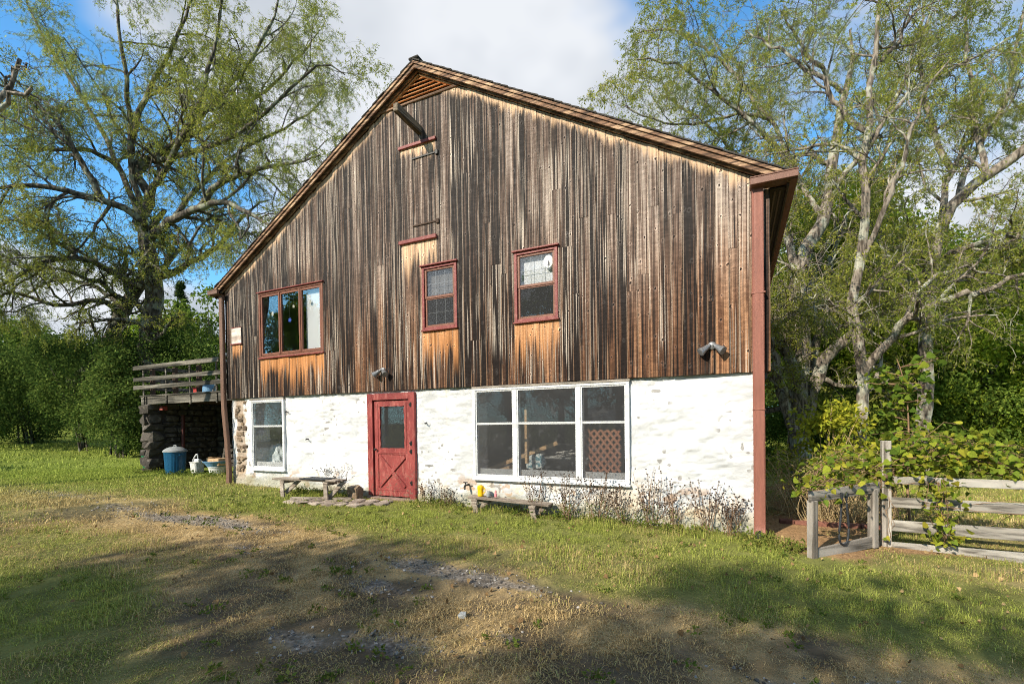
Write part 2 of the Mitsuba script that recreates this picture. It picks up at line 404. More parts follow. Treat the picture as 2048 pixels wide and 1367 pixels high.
mat('concrete_sill', lambda p, n, uv: mix((0.12, 0.085, 0.07), (0.24, 0.17, 0.14), fbm(p.x * 8, p.y * 8, p.z * 8)), 0.9)
mat('brick_red', lambda p, n, uv: mix((0.12, 0.050, 0.036), (0.21, 0.090, 0.065), uv.x) * (0.75 + 0.5 * noise(p.x * 40, p.y * 40, p.z * 40)), 0.9)
mat('paver', lambda p, n, uv: mix((0.16, 0.125, 0.10), (0.30, 0.245, 0.20), uv.x) * (0.7 + 0.6 * fbm(p.x * 14, p.y * 14, 1.0)), 0.95)
mat('black_iron', (0.02, 0.018, 0.017), 0.5)
mat('lamp_metal', lambda p, n, uv: mix((0.10, 0.10, 0.10), (0.34, 0.34, 0.35), fbm(p.x * 30, p.y * 30, p.z * 30)), 0.4, metallic=0.5)
mat('bin_blue', lambda p, n, uv: mix((0.004, 0.050, 0.115), (0.008, 0.075, 0.155), fbm(p.x * 6, p.y * 6, p.z * 3)), 0.4)
mat('bin_lid', (0.24, 0.25, 0.25), 0.5)
mat('bucket_white', (0.50, 0.50, 0.48), 0.5)
mat('basin_blue', (0.12, 0.24, 0.38), 0.45)
mat('pot_green', (0.01, 0.10, 0.045), 0.5)
mat('cardboard', lambda p, n, uv: mix((0.36, 0.235, 0.13), (0.46, 0.31, 0.185), fbm(p.x * 9, p.y * 9, p.z * 9)), 0.85)
mat('plastic_sheet', lambda p, n, uv: mix((0.42, 0.48, 0.50), (0.62, 0.68, 0.70), fbm(p.x * 8, p.y * 8, p.z * 8)), 0.35)
mat('print_blue', lambda p, n, uv: mix((0.62, 0.68, 0.68), (0.10, 0.24, 0.30), smoothstep(.48, .58, fbm(p.x * 22, p.y * 12, p.z * 22))), 0.7)
mat('paper_white', (0.7, 0.7, 0.68), 0.8)
mat('lattice_wood', lambda p, n, uv: mix((0.28, 0.115, 0.065), (0.38, 0.17, 0.10), fbm(p.x * 20, p.y * 20, p.z * 20)), 0.7)
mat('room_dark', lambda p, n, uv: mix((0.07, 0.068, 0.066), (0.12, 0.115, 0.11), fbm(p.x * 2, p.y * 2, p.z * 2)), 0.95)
mat('room_white', (0.45, 0.46, 0.47), 0.9)
mat('yellow_plastic', (0.70, 0.42, 0.01), 0.35)
mat('pink_plastic', (0.6, 0.2, 0.22), 0.5)
mat('strap_black', (0.022, 0.024, 0.028), 0.6)
mat('galvanised', (0.42, 0.43, 0.44), 0.45, metallic=0.6)
mat('teal_plastic', (0.12, 0.30, 0.30), 0.5)
mat('red_plastic', (0.30, 0.035, 0.03), 0.5)
mat('ornament_white', (0.42, 0.40, 0.34), 0.5)
mat('disc_white', (0.7, 0.7, 0.68), 0.5)
mat('muntin_grey', (0.22, 0.23, 0.24), 0.6)
mat('ornament_blue', (0.05, 0.10, 0.45), 0.3)
mat('curtain', (0.5, 0.52, 0.55), 0.9)
scene['clear_glass'] = {'type': 'thindielectric', 'int_ior': 1.52}
scene['reflective_glass'] = {'type': 'thindielectric', 'int_ior': 2.1}


def dust(lo, hi):
    return proc(lambda p, n, uv: lo + (hi - lo) * smoothstep(0.35, 0.75, fbm(p.x * 3, p.z * 3, 2.0, 4)) + 0.25 * smoothstep(0.80, 0.86, noise(p.x * 17, p.z * 13, 3.0)))


scene['dusty_glass'] = {'type': 'blendbsdf', 'weight': dust(0.10, 0.22), 'a': {'type': 'thindielectric', 'int_ior': 1.52},
                        'b': {'type': 'twosided', 'nested': {'type': 'diffuse', 'reflectance': {'type': 'rgb', 'value': [0.13, 0.13, 0.135]}}}}
scene['fly_screen'] = {'type': 'blendbsdf', 'weight': 0.34, 'a': {'type': 'null'},
                       'b': {'type': 'twosided', 'nested': {'type': 'diffuse', 'reflectance': {'type': 'rgb', 'value': [0.070, 0.070, 0.073]}}}}


def ground_color(p, n, uv):
    x, y = p.x, p.y
    n1 = fbm(x * 0.9, y * 0.9, 1.0, 4)
    n2 = fbm(x * 5, y * 5, 2.0, 3)
    g = blobs(GREEN, x, y, dr.exp) - blobs(STRAW, x, y, dr.exp) + 0.9 * (n1 - 0.45)
    soil = mix((0.060, 0.045, 0.028), (0.12, 0.092, 0.06), n2)
    straw = mix((0.19, 0.130, 0.060), (0.35, 0.255, 0.130), n2)
    green = mix((0.075, 0.080, 0.022), (0.16, 0.16, 0.048), n2)
    c = mix(mix(soil, straw, smoothstep(.35, .65, fbm(x * 2, y * 2, 5.0))), green, smoothstep(-0.25, 0.35, g))
    far = smoothstep(8, 22, dr.sqrt(x * x + (y + 7) * (y + 7)))
    c = mix(c, mix((0.11, 0.14, 0.026), (0.20, 0.24, 0.05), fbm(x * .8, y * .8, 7.0)), far)
    gr = blobs(GRAVEL, x, y, dr.exp) + 0.6 * (fbm(x * 4, y * 4, 8.0) - 0.5)
    stone = mix((0.060, 0.052, 0.045), (0.24, 0.215, 0.19), noise(x * 45, y * 45, 3.0))
    c = mix(c, stone, 0.75 * smoothstep(0.55, 0.95, gr))
    dt = blobs(DIRT, x, y, dr.exp) + 0.5 * (fbm(x * 3, y * 3, 9.0) - 0.5)
    ndl = mix((0.10, 0.060, 0.032), (0.30, 0.185, 0.095), noise(x * 60, y * 25, 3.0) * 0.6 + 0.4 * n2)
    c = mix(c, ndl, smoothstep(0.25, 0.6, dt))
    return c


mat('yard_ground', ground_color, 0.95, lambda p, n, uv: fbm(p.x * 18, p.y * 18, 1.0, 3), 0.03, spec=0.1)


def grass_color(p, n, uv):
    x, y = p.x, p.y
    n1 = fbm(x * 0.9, y * 0.9, 1.0, 4)
    g = blobs(GREEN, x, y, dr.exp) - blobs(STRAW, x, y, dr.exp) + 0.9 * (n1 - 0.45) + 0.95 * (uv.x - 0.55)
    straw = mix((0.20, 0.135, 0.058), (0.68, 0.51, 0.25), uv.y)
    green = mix((0.10, 0.135, 0.026), (0.46, 0.49, 0.11), uv.y)
    c = mix(straw, green, smoothstep(-0.28, 0.22, g))
    far = smoothstep(9, 22, dr.sqrt(x * x + (y + 7) * (y + 7)))
    return mix(c, mix((0.12, 0.17, 0.026), (0.42, 0.50, 0.10), uv.y), far * 0.8)


leafmat('grass_blade', grass_color, 0.5, 0.6)
leafmat('locust_leaf', palette([(0.12, 0.16, 0.036), (0.22, 0.26, 0.055), (0.35, 0.36, 0.07), (0.48, 0.41, 0.085)]), 1.1)
leafmat('maple_leaf', palette([(0.07, 0.135, 0.020), (0.16, 0.25, 0.032), (0.30, 0.38, 0.04), (0.42, 0.45, 0.05)]), 1.1)
leafmat('wood_leaf', palette([(0.045, 0.080, 0.016), (0.09, 0.15, 0.028), (0.17, 0.24, 0.04), (0.27, 0.32, 0.055)]), 0.8)
leafmat('shrub_leaf', palette([(0.020, 0.045, 0.013), (0.055, 0.100, 0.025), (0.13, 0.19, 0.042), (0.26, 0.32, 0.08)]), 0.6, 0.28, 0.6)
leafmat('yellow_leaf', palette([(0.13, 0.18, 0.025), (0.28, 0.31, 0.035), (0.45, 0.43, 0.045), (0.52, 0.42, 0.06)]), 0.9)
leafmat('vine_leaf', palette([(0.05, 0.10, 0.018), (0.13, 0.20, 0.03), (0.26, 0.30, 0.035), (0.44, 0.36, 0.05)]), 0.9)
leafmat('conifer_needle', palette([(0.015, 0.035, 0.010), (0.035, 0.060, 0.018), (0.06, 0.085, 0.025)]), 0.5)
leafmat('litter', palette([(0.10, 0.055, 0.03), (0.24, 0.15, 0.07), (0.42, 0.30, 0.15)]), 0.4)
leafmat('weed_leaf', palette([(0.05, 0.09, 0.015), (0.12, 0.16, 0.03), (0.25, 0.22, 0.06)]), 0.7)
mat('dry_stalk', lambda p, n, uv: mix((0.10, 0.055, 0.035), (0.30, 0.19, 0.11), noise(p.x * 30, p.y * 30, p.z * 3)), 0.9)
mat('seed_head', (0.035, 0.022, 0.016), 0.9)
mat('straw_stem', lambda p, n, uv: mix((0.26, 0.18, 0.09), (0.46, 0.35, 0.19), noise(p.x * 20, p.y * 20, p.z * 5)), 0.9)


def bark(c0, c1, lichen, amt):
    def fn(p, n, uv):
        f = fbm(p.x * 22, p.y * 22, p.z * 3.5, 3)
        c = mix(c0, c1, smoothstep(0.3, 0.7, f))
        l = smoothstep(0.52, 0.66, fbm(p.x * 5, p.y * 5, p.z * 3.0 + 4, 4))
        return mix(c, lichen, l * amt)
    return fn


mat('dark_bark', bark((0.030, 0.025, 0.020), (0.12, 0.10, 0.080), (0.24, 0.25, 0.19), 0.75), 0.95, lambda p, n, uv: fbm(p.x * 18, p.y * 18, p.z * 3, 3), 0.05)
mat('pale_bark', bark((0.060, 0.048, 0.038), (0.25, 0.21, 0.17), (0.40, 0.41, 0.33), 0.6), 0.95, lambda p, n, uv: fbm(p.x * 18, p.y * 18, p.z * 3, 3), 0.06)
mat('pebble', lambda p, n, uv: mix((0.055, 0.048, 0.043), (0.38, 0.35, 0.32), uv.x * uv.x), 0.9)
# ------------------------------------------------------------------ ground
def sheet(x0, x1, y0, y1, nx, ny, warp=1.0):
    def axis(a, b, n, c):
        t = np.linspace(-1, 1, n)
        s = np.sign(t) * np.abs(t) ** warp
        return np.where(s < 0, c + (c - a) * s, c + (b - c) * s)
    X, Y = np.meshgrid(axis(x0, x1, nx, -4.0), axis(y0, y1, ny, -3.0), indexing='ij')
    Z = gz(X, Y)
    V = np.stack([X, Y, Z], -1).reshape(-1, 3)
    i, j = np.meshgrid(np.arange(nx - 1), np.arange(ny - 1), indexing='ij')
    a = i * ny + j
    return V, np.stack([a, a + ny, a + ny + 1, a + 1], -1).reshape(-1, 4)


put('ground', sheet(-500, 500, -500, 500, 420, 420, 3.6), 'yard_ground', smooth=True)
tag('ground', 'yard of patchy green and straw-coloured grass with worn gravel spots', kind='structure')

# ------------------------------------------------------------------ barn
X0, X1, DEPTH = -11.30, 0.44, 13.0
B = thing('barn', 'old barn with weathered vertical board gable over a whitewashed stone ground floor', 'barn')
ZB = 2.28                                   # lower edge of the siding
WY = 0.06                                   # face of the stucco
TRI = (-6.24, 7.86, -4.62, 7.86)

# openings in the siding (x0, x1, z0, z1)
W_TRIPLE = (-10.06, -8.01, 3.18, 4.69)
W_LEFT = (-5.42, -4.64, 3.39, 4.60)
W_RIGHT = (-3.47, -2.67, 3.34, 4.55)
HATCH = (-5.88, -5.09, 5.18, 6.92)
louvre = Polygon([(AX - (AZ - 7.79) / SL - .03, 7.79), (AX + (AZ - 7.79) / SL + .03, 7.79), (AX, AZ + .02)])
gable = Polygon([(X0, ZB), (X1, ZB), (X1, AZ - SL * (X1 - AX)), (AX, AZ), (X0, AZ - SL * (AX - X0))])
holes = shapely.union_all([sbox(a + .03, c + .03, b - .03, d - .03) if False else sbox(a + .03, c + .03, b - .03, d - .03) for a, b, c, d in (W_TRIPLE, W_LEFT, W_RIGHT)] + [louvre, sbox(*[HATCH[i] for i in (0, 2, 1, 3)])])
holes = shapely.union_all([sbox(a + .03, c + .03, b - .03, d - .03) for a, b, c, d in (W_TRIPLE, W_LEFT, W_RIGHT)] + [louvre, sbox(HATCH[0], HATCH[2], HATCH[1], HATCH[3])])
sheath = gable.difference(shapely.union_all([sbox(a + .03, c + .03, b - .03, d - .03) for a, b, c, d in (W_TRIPLE, W_LEFT, W_RIGHT)] + [louvre]))
put(B + '__front_wall__sheathing', join([extrude_xz(g, 0.012, 0.10) for g in getattr(sheath, 'geoms', [sheath])]), 'dark_stain')


def plank(poly, proud, base, tone):
    for g in getattr(poly, 'geoms', [poly]):
        if g.geom_type != 'Polygon' or g.area < 0.004:
            continue
        m = extrude_xz(g, -proud, 0.010)
        v, f = m
        lo, hi = v[:, 0].min(), v[:, 0].max()
        kk = rng.integers(1, 97) + .05 + .9 * (v[:, 0] - lo) / (hi - lo)
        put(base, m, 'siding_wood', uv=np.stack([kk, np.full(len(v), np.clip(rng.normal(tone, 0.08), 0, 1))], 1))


x = X0
r2 = np.random.default_rng(21)
while x < X1 - 0.03:
    w = r2.choice([0.10, 0.125, 0.15, 0.17, 0.195], p=[.16, .24, .28, .2, .12]) + r2.normal(0, .006)
    if X1 - x - w < 0.09:
        w = X1 - x
    top = AZ + .1
    cuts = [ZB]
    zt = AZ - SL * abs(x + w / 2 - AX)
    if r2.random() < 0.42 and zt > 4.6:
        cuts.append(r2.uniform(3.1, min(6.3, zt - .8)))
    cuts.append(top)
    pr0 = r2.uniform(0.000, 0.016)
    tone0 = r2.normal(.5, .22)
    for a, b in zip(cuts[:-1], cuts[1:]):
        lean = r2.normal(0, .0015)
        strip = Polygon([(x + .0032 + lean, a + (.002 if a > ZB else r2.uniform(-.008, .008))), (x + w - .0032, a + (.002 if a > ZB else r2.uniform(-.008, .008))), (x + w - .0032 - lean, b - .002), (x + .0032, b - .002)])
        piece = strip.intersection(gable).difference(holes)
        plank(piece, pr0 + r2.uniform(0, .010), B + '__front_wall__plank', tone0)
    x += w

# loft door in the gable, its red head and sill boards, strap hinges
hx = HATCH[0]
for w in (0.135, .165, .155, .17, .165):
    strip = sbox(hx + .004, HATCH[2] + .01, min(hx + w, HATCH[1]) - .004, HATCH[3] - .01)
    m = extrude_xz(strip, -.004 - r2.uniform(0, .006), .010)
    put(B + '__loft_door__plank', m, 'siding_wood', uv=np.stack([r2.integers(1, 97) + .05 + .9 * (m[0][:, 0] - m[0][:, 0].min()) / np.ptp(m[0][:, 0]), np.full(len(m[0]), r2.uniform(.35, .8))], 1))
    hx += w
put(B + '__loft_door__head_board', bx(-5.92, -5.05, -.055, -.003, 6.93, 6.985), 'red_trim')
put(B + '__loft_door__sill_board', bx(-5.93, -5.06, -.07, -.003, 5.10, 5.165), 'red_trim')
for z in (6.70, 5.42):
    put(B + '__loft_door__hinge', join([bx(-5.62, -5.05, -.026, -.012, z - .016, z + .016), bx(-5.07, -5.01, -.04, -.010, z - .05, z + .035)]), 'dark_stain' if z < 6 else 'black_iron')
# hoist beam
put(B + '__hoist_beam', bar((AX, .08, 7.20), (AX, -.72, 7.235), .105, .15, bev=.01), 'beam_wood')

# louvre under the ridge
put(B + '__louvre__backing', join([extrude_xz(Polygon([(AX - .93, 7.75), (AX + .93, 7.75), (AX, AZ + .04)]), .13, .16)]), 'room_dark')
for i in range(6):
    z = 7.832 + i * 0.074
    h = (AZ - z - .02) / SL
    if h < .05:
        continue
    v, f = bar((AX - h, .030, z), (AX + h, .030, z), .085, .012, bev=.002)
    M = rot([1, 0, 0], 28, (0, .030, z))
    put(B + '__louvre__slat', move((v, f), M), 'slat_wood')
put(B + '__louvre__sill', bx(AX - .88, AX + .88, -.045, .02, 7.762, 7.80), 'rake_wood')
for s in (-1, 1):
    put(B + '__louvre__edge_strip', bar((AX + s * .80, .0, AZ - .80 * SL - .018), (AX + s * .01, .0, AZ - .03), .05, .03), 'slat_wood')

# roof slabs, shingle courses, rakes
OV, EX = 0.155, 0.235                        # front overhang, eave overhang
ZR = 8.425
for s in (-1, 1):
    xe = (X1 + EX) if s > 0 else (X0 - EX)
    ze = ZR - SL * abs(xe - AX)
    P = lambda t, dz: (AX + (xe - AX) * t, ZR + (ze - ZR) * t + dz)
    pts = [P(0, -.02), P(1, -.02), P(1, -.055), P(0, -.055)]
    put(B + '__roof__deck', extrude_xz(Polygon(pts), -OV, DEPTH + .2), 'dark_stain')
    cs = []
    n = 44
    for i in range(n):
        a, b = P(i / n, .028), P((i + 1.12) / n, .028)
        q = [(a[0], a[1] - .026), (b[0], b[1] - .020), (b[0], b[1] + .006), (a[0], a[1] - .008)]
        jit = r2.uniform(-.012, .012)
        cs.append(extrude_xz(Polygon(q), -OV - .035 + jit, DEPTH + .24))
    k = put(B + '__roof__shingle_courses', join(cs), 'shingle_roof')
    tag(k, kind='stuff')
    # barge board at the overhang edge, frieze board on the wall
    put(B + '__rake__barge_board', extrude_xz(Polygon([P(0, -.058), P(1, -.058), P(1, -.125), P(0, -.125)]), -OV + .004, -OV + .034), 'rake_wood')
    put(B + '__rake__fillet', extrude_xz(Polygon([P(0, -.008), P(1, -.008), P(1, -.053), P(0, -.053)]), -OV - .022, -OV - .002), 'rake_wood')
    put(B + '__rake__soffit_board', extrude_xz(Polygon([P(0, -.060), P(1, -.060), P(1, -.080), P(0, -.080)]), -OV + .036, .0), 'dark_stain')
    F0 = lambda t, dz: (AX + (xe - s * EX * .45 - AX) * t, AZ + .005 - SL * abs((xe - s * EX * .45) - AX) * t + dz)
    put(B + '__rake__frieze_board', extrude_xz(Polygon([F0(0, .125), F0(1, .125), F0(1, .0), F0(0, .0)]), -.062, -.028), 'rake_wood')
    # eave: fascia and soffit running back, box return at the front, gutter
    zz = ze
    xa, xb = sorted([xe - s * .012, xe - s * .04])
    put(B + '__eave__fascia', bx(xa, xb, -OV + .04, DEPTH, zz - .16, zz - .058), 'dark_stain')
    xw = X1 if s > 0 else X0
    xa, xb = sorted([xw, xe - s * .04])
    put(B + '__eave__soffit', bx(xa, xb, -.02, DEPTH, zz - .13, zz - .11), 'dark_stain')
    for q in range(2):
        xm = xa + (xb - xa) * (q + 1) / 3
        put(B + '__eave__soffit_batten', bx(xm - .012, xm + .012, .04, DEPTH, zz - .142, zz - .1295), 'brown_gutter')
    g0, g1 = sorted([xe + s * .085, xe - s * .010])
    put(B + '__gutter__channel', join([bx(g0, g1, -OV - .02, DEPTH, zz - .115, zz - .10), bx(*sorted([xe + s * .085, xe + s * .073]), -OV - .02, DEPTH, zz - .10, zz - .008)]), 'gutter_paint' if s > 0 else 'brown_gutter')
    r0, r1 = (0.19, xe + .085) if s > 0 else (xe - .085, X0 + .05)
    put(B + '__gutter__return', join([bx(r0, r1, -OV - .085, -OV - .03, zz - .10, zz - .012), bx(r0 - .004, r1 + .004, -OV - .095, -OV - .022, zz - .012, zz + .004), bx(r0, r1, -OV - .03, -.03, zz - .104, zz - .096)]), 'return_paint' if s > 0 else 'brown_gutter')
put(B + '__roof__ridge_cap', join([bar((AX - .0, -OV - .03, ZR + .045), (AX, DEPTH + .2, ZR + .045), .22, .05, bev=.02)]), 'shingle_roof')


def downspout(pts, w, d, m, facing=(0, -1, 0)):
    """Ribbed rectangular pipe."""
    pts = np.asarray(pts, float)
    n = 24
    a = np.arange(n) * 2 * np.pi / n
    sq = np.stack([np.sign(np.cos(a)) * np.abs(np.cos(a)) ** .35, np.sign(np.sin(a)) * np.abs(np.sin(a)) ** .35], 1)
    sq *= (1 - .10 * (np.arange(n) % 3 == 1))[:, None]
    V = pts[:, None] + sq[None, :, :1] * np.array([w / 2, 0, 0]) + sq[None, :, 1:] * np.array([0, d / 2, 0])
    k = len(pts)
    j, q = np.meshgrid(np.arange(k - 1), np.arange(n), indexing='ij')
    q1 = (q + 1) % n
    F = np.stack([j * n + q, j * n + q1, (j + 1) * n + q1, (j + 1) * n + q], -1).reshape(-1, 4)
    return (V.reshape(-1, 3), F)


zr = ZR - SL * (X1 + EX - AX)
k = put(B + '__downspout', downspout([(.285, -.085, zr - .10), (.285, -.085, 2.6), (.288, -.083, 1.75), (.288, -.083, 1.745), (.290, -.080, .14), (.290, -.10, .06), (.292, -.13, .015)], .148, .085, 'gutter_paint'), 'gutter_paint', smooth=25)
tag(k, 'terracotta painted rectangular downspout at the near corner')
put(B + '__downspout__joint_band', bx(.205, .370, -.132, -.045, 1.742, 1.752, .002), 'gutter_paint')
put(B + '__downspout__joint_band', bx(.20, .375, -.132, -.005, 3.35, 3.375, .002), 'gutter_paint')
put(B + '__downspout__shoe', tube([(.275, -.10, .03), (.28, -.17, .0), (.30, -.30, -.02)], [.055, .055, .052], 10), 'strap_black', smooth=50)
k = put(B + '__downspout', downspout([(-11.33, -.075, zr - .10), (-11.33, -.075, 2.3), (-11.33, -.07, 2.0), (-11.28, -.05, 1.3), (-11.24, -.04, .5), (-11.24, -.05, .22)], .125, .085, 'brown_gutter'), 'brown_gutter', smooth=25)
tag(k, 'brown downspout bending inward below the siding at the far corner')

# side, rear walls
kz = ZR - SL * (X1 - AX) - .12
for s, xw in ((1, X1), (-1, X0)):
    ms = []
    y = .012
    while y < DEPTH:
        w = r2.uniform(.16, .22)
        a, b = sorted([xw, xw - s * (.03 - r2.uniform(0, .01))])
        ms.append(bx(a, b, y + .002, min(y + w, DEPTH) - .002, ZB, kz, .002))
        y += w
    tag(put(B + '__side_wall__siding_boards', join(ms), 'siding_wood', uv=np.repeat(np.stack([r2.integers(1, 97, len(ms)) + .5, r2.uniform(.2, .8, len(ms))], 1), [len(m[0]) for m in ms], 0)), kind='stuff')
    a, b = sorted([xw - s * .04, xw - s * .10])
    put(B + '__side_wall__sheathing', bx(a, b, .10, DEPTH, 2.2, kz, .002), 'room_dark')
XS0, XS1 = X0 + .09, X1 - .10               # stone storey
rear = Polygon([(X0, -.4), (X1, -.4), (X1, kz), (AX, ZR - .12), (X0, kz)])
put(B + '__rear_wall', extrude_xz(rear, DEPTH - .1, DEPTH), 'dark_stain')

# stone ground floor: parged front in panels between the openings
O_BIG = (-4.36, -1.52, .60, 2.24)
O_LOW = (-10.48, -9.34, .58, 2.22)
O_DOOR = (-6.85, -5.66, -.1, 2.23)
xs = [XS0, O_LOW[0] + .03, O_LOW[1] - .03, O_DOOR[0] + .05, O_DOOR[1] - .05, O_BIG[0] + .03, O_BIG[1] - .03, XS1]
rects = [(xs[0], xs[1], -.25, 2.30), (xs[1], xs[2], -.25, O_LOW[2] + .03), (xs[1], xs[2], O_LOW[3] - .02, 2.30), (xs[2], xs[3], -.25, 2.30), (xs[3], xs[4], O_DOOR[3] - .02, 2.3),
         (xs[4], xs[5], -.25, 2.30), (xs[5], xs[6], -.25, O_BIG[2] + .03), (xs[5], xs[6], O_BIG[3] - .02, 2.30), (xs[6], xs[7], -.25, 2.30)]


def parge(x, z):
    p = np.stack([x * 1.6, z * 3.4, 0 * x], -1)
    q = np.stack([x * 6.5, z * 11, 0 * x + 3], -1)
    h = .062 * (meshkit.fbm(p, 3, 3) - .5) + .036 * (meshkit.fbm(q, 3, 8) - .5)
    low = np.clip((.75 - z) / .8, 0, 1)
    h = h * (1 + .5 * low)
    edge = np.minimum.reduce([np.abs(x - c) for c in xs[1:-1]])
    h = h * np.clip(edge / .10, .25, 1)
    h = np.minimum(h, .055)
    bare = (np.abs(x + 10.93) < .22 + .08 * np.sin(z * 9)) & (z > .35)
    return h - .022 * bare + .02 * low


ms = []
for a, b, c, d in rects:
    nx, nz = max(2, int((b - a) / .024)), max(2, int((d - c) / .020))
    if d > 2.25:
        pass
    Xg, Zg = np.meshgrid(np.linspace(a, b, nx), np.linspace(c, d, nz), indexing='ij')
    Yg = WY - parge(Xg, Zg)
    V = np.stack([Xg, Yg, Zg], -1).reshape(-1, 3)
    i, j = np.meshgrid(np.arange(nx - 1), np.arange(nz - 1), indexing='ij')
    q = i * nz + j
    ms.append((V, np.stack([q, q + nz, q + nz + 1, q + 1], -1).reshape(-1, 4)))
k = put(B + '__front_wall__parging', join(ms), 'stucco', smooth=True)
tag(k, 'rough whitewashed parging on the ground floor, stained and flaking near the ground')
# reveals and mass of the stone wall behind the parging
solid = sbox(XS0, -.4, XS1, 2.30)
for a, b, c, d in (O_BIG, O_LOW, O_DOOR):
    solid = solid.difference(sbox(a + .03, c + .03, b - .03, d - .02))
put(B + '__front_wall__stone_mass', join([extrude_xz(g, WY + .055, .50) for g in getattr(solid, 'geoms', [solid])]), 'stucco')
# ragged edge of the wall, side walls
for xw, s in ((XS1, 1), (XS0, -1)):
    ny, nz = 90, 70
    Yg, Zg = np.meshgrid(np.concatenate([np.linspace(WY - .01, .6, 22), np.linspace(.7, DEPTH, ny - 22)]), np.linspace(-.5, 2.3, nz), indexing='ij')
    Xg = xw + s * (.06 * (meshkit.fbm(np.stack([Yg * 2, Zg * 4, 0 * Yg + s], -1), 3) - .55))
    i, j = np.meshgrid(np.arange(ny - 1), np.arange(nz - 1), indexing='ij')
    q = i * nz + j
    put(B + '__side_wall__parging', (np.stack([Xg, Yg, Zg], -1).reshape(-1, 3), np.stack([q, q + nz, q + nz + 1, q + 1], -1).reshape(-1, 4)), 'stucco', smooth=True)


def stone(c, size, seed, jitter=.16, cuts=22):
    g = np.random.default_rng(seed)
    p = g.normal(size=(cuts, 3))
    p = np.sign(p) * np.abs(nrm(p)) ** .45
    p = p / np.abs(p).max() * (1 + g.uniform(-jitter, jitter, size=(cuts, 1)) * .6)
    h = trimesh.convex.convex_hull(p * np.asarray(size) / 2 + np.asarray(c))
    return np.array(h.vertices), np.array(h.faces)


# bare field stones where the parging has come off
z = .42
while z < 2.15:
    hh = r2.uniform(.07, .14)
    x = -11.13 + r2.uniform(0, .10)
    while x < -10.80 + .06 * math.sin(z * 7):
        w = r2.uniform(.10, .22)
        if r2.random() < .68:
            m = stone((x + w / 2, WY + .030, z + hh / 2), (w * .95, .10, hh * .9), int(r2.integers(1e6)))
            put(B + '__front_wall__stone', m, 'field_stone', uv=np.tile(r2.random(2), (len(m[0]), 1)))
        x += w
    z += hh

# ---- windows
def frame_ring(o, w, y0, y1, m, base, wz=None, bottom=None):
    a, b, c, d = o
    t = wz or w
    bo = bottom or t
    put(base, bx(a, a + w, y0, y1, c, d), m)
    put(base, bx(b - w, b, y0, y1, c, d), m)
    put(base, bx(a + w, b - w, y0 + .0015, y1 - .0015, d - t, d), m)
    put(base, bx(a + w, b - w, y0 + .0015, y1 - .0015, c, c + bo), m)


def pane(base, a, b, c, d, y, m):
    put(base, (np.array([[a, y, c], [b, y, c], [b, y, d], [a, y, d]]), np.array([[0, 1, 2, 3]])), m)


def double_hung(o, grid_low, name):
    wk = nxt(B + '__window')
    a, b, c, d = o
    frame_ring((a, b, c, d), .054, -.036, .03, 'red_trim', wk + '__frame')
    put(wk + '__drip_cap', bx(a - .03, b + .03, -.075, -.002, d - .004, d + .022), 'red_trim')
    put(wk + '__sill', bx(a - .015, b + .02, -.068, -.004, c - .022, c + .004), 'red_trim')
    a2, b2, c2, d2 = a + .057, b - .057, c + .057, d - .057
    mid = (c2 + d2) / 2 - .01
    frame_ring((a2, b2, mid, d2), .040, -.012, .022, 'brown_trim', wk + '__upper_sash', .036, .045)
    frame_ring((a2, b2, c2, mid - .002), .040, .002, .034, 'brown_trim', wk + '__lower_sash', .020, .04)
    pane(wk + '__pane', a2 + .036, b2 - .036, mid + .03, d2 - .03, .010, 'reflective_glass')
    pane(wk + '__pane', a2 + .036, b2 - .036, c2 + .03, mid - .015, .020, 'clear_glass')
    pane(wk + '__screen', a2 + .036, b2 - .036, c2 + .03, mid - .018, .008, 'fly_screen')
    for q in (1, 2):
        xm = a2 + .04 + (b2 - a2 - .08) * q / 3
        put(wk + '__muntin', bx(xm - .0035, xm + .0035, .016, .024, mid + .03, d2 - .03, .001), 'muntin_grey')
        if grid_low:
            put(wk + '__muntin', bx(xm - .0035, xm + .0035, .026, .034, c2 + .03, mid - .02, .001), 'bin_lid')
    zm = (mid + d2) / 2
    put(wk + '__muntin', bx(a2 + .04, b2 - .04, .0165, .0235, zm - .0035, zm + .0035, .001), 'muntin_grey')
    if grid_low:
        zm = (c2 + mid) / 2
        put(wk + '__muntin', bx(a2 + .04, b2 - .04, .0265, .0335, zm - .0025, zm + .0025, .001), 'bin_lid')
    tag(wk, name)
    return a2, b2, c2, d2, mid


double_hung(W_LEFT, True, 'smaller red framed sash window left of the other')
a2, b2, c2, d2, mid = double_hung(W_RIGHT, False, 'red framed sash window with a round white disc in its upper pane')
disc_c = (b2 - .125, d2 - .17)
# triple casement
wk = nxt(B + '__window')
tag(wk, 'wide three-pane window with brown frames and hanging ornaments')
a, b, c, d = W_TRIPLE
frame_ring(W_TRIPLE, .048, -.034, .03, 'brown_trim', wk + '__frame')
put(wk + '__drip_cap', bx(a - .03, b + .03, -.07, -.002, d - .004, d + .018), 'red_trim')
put(wk + '__sill', bx(a - .015, b + .02, -.064, -.004, c - .02, c + .004), 'red_trim')
edges = [a + .058, a + .058 + .64, a + .058 + 1.29, b - .058]
for q in range(3):
    x0, x1 = edges[q] + .003, edges[q + 1] - .003
    frame_ring((x0, x1, c + .058, d - .058), .048, -.022, .02, 'brown_trim', wk + '__sash', .045, .05)
    pane(wk + '__pane', x0 + .044, x1 - .044, c + .10, d - .10, .004, 'reflective_glass')
for q in (1, 2):
    put(wk + '__mullion', bx(edges[q] - .018, edges[q] + .018, -.040, -.018, c + .055, d - .055), 'brown_trim')
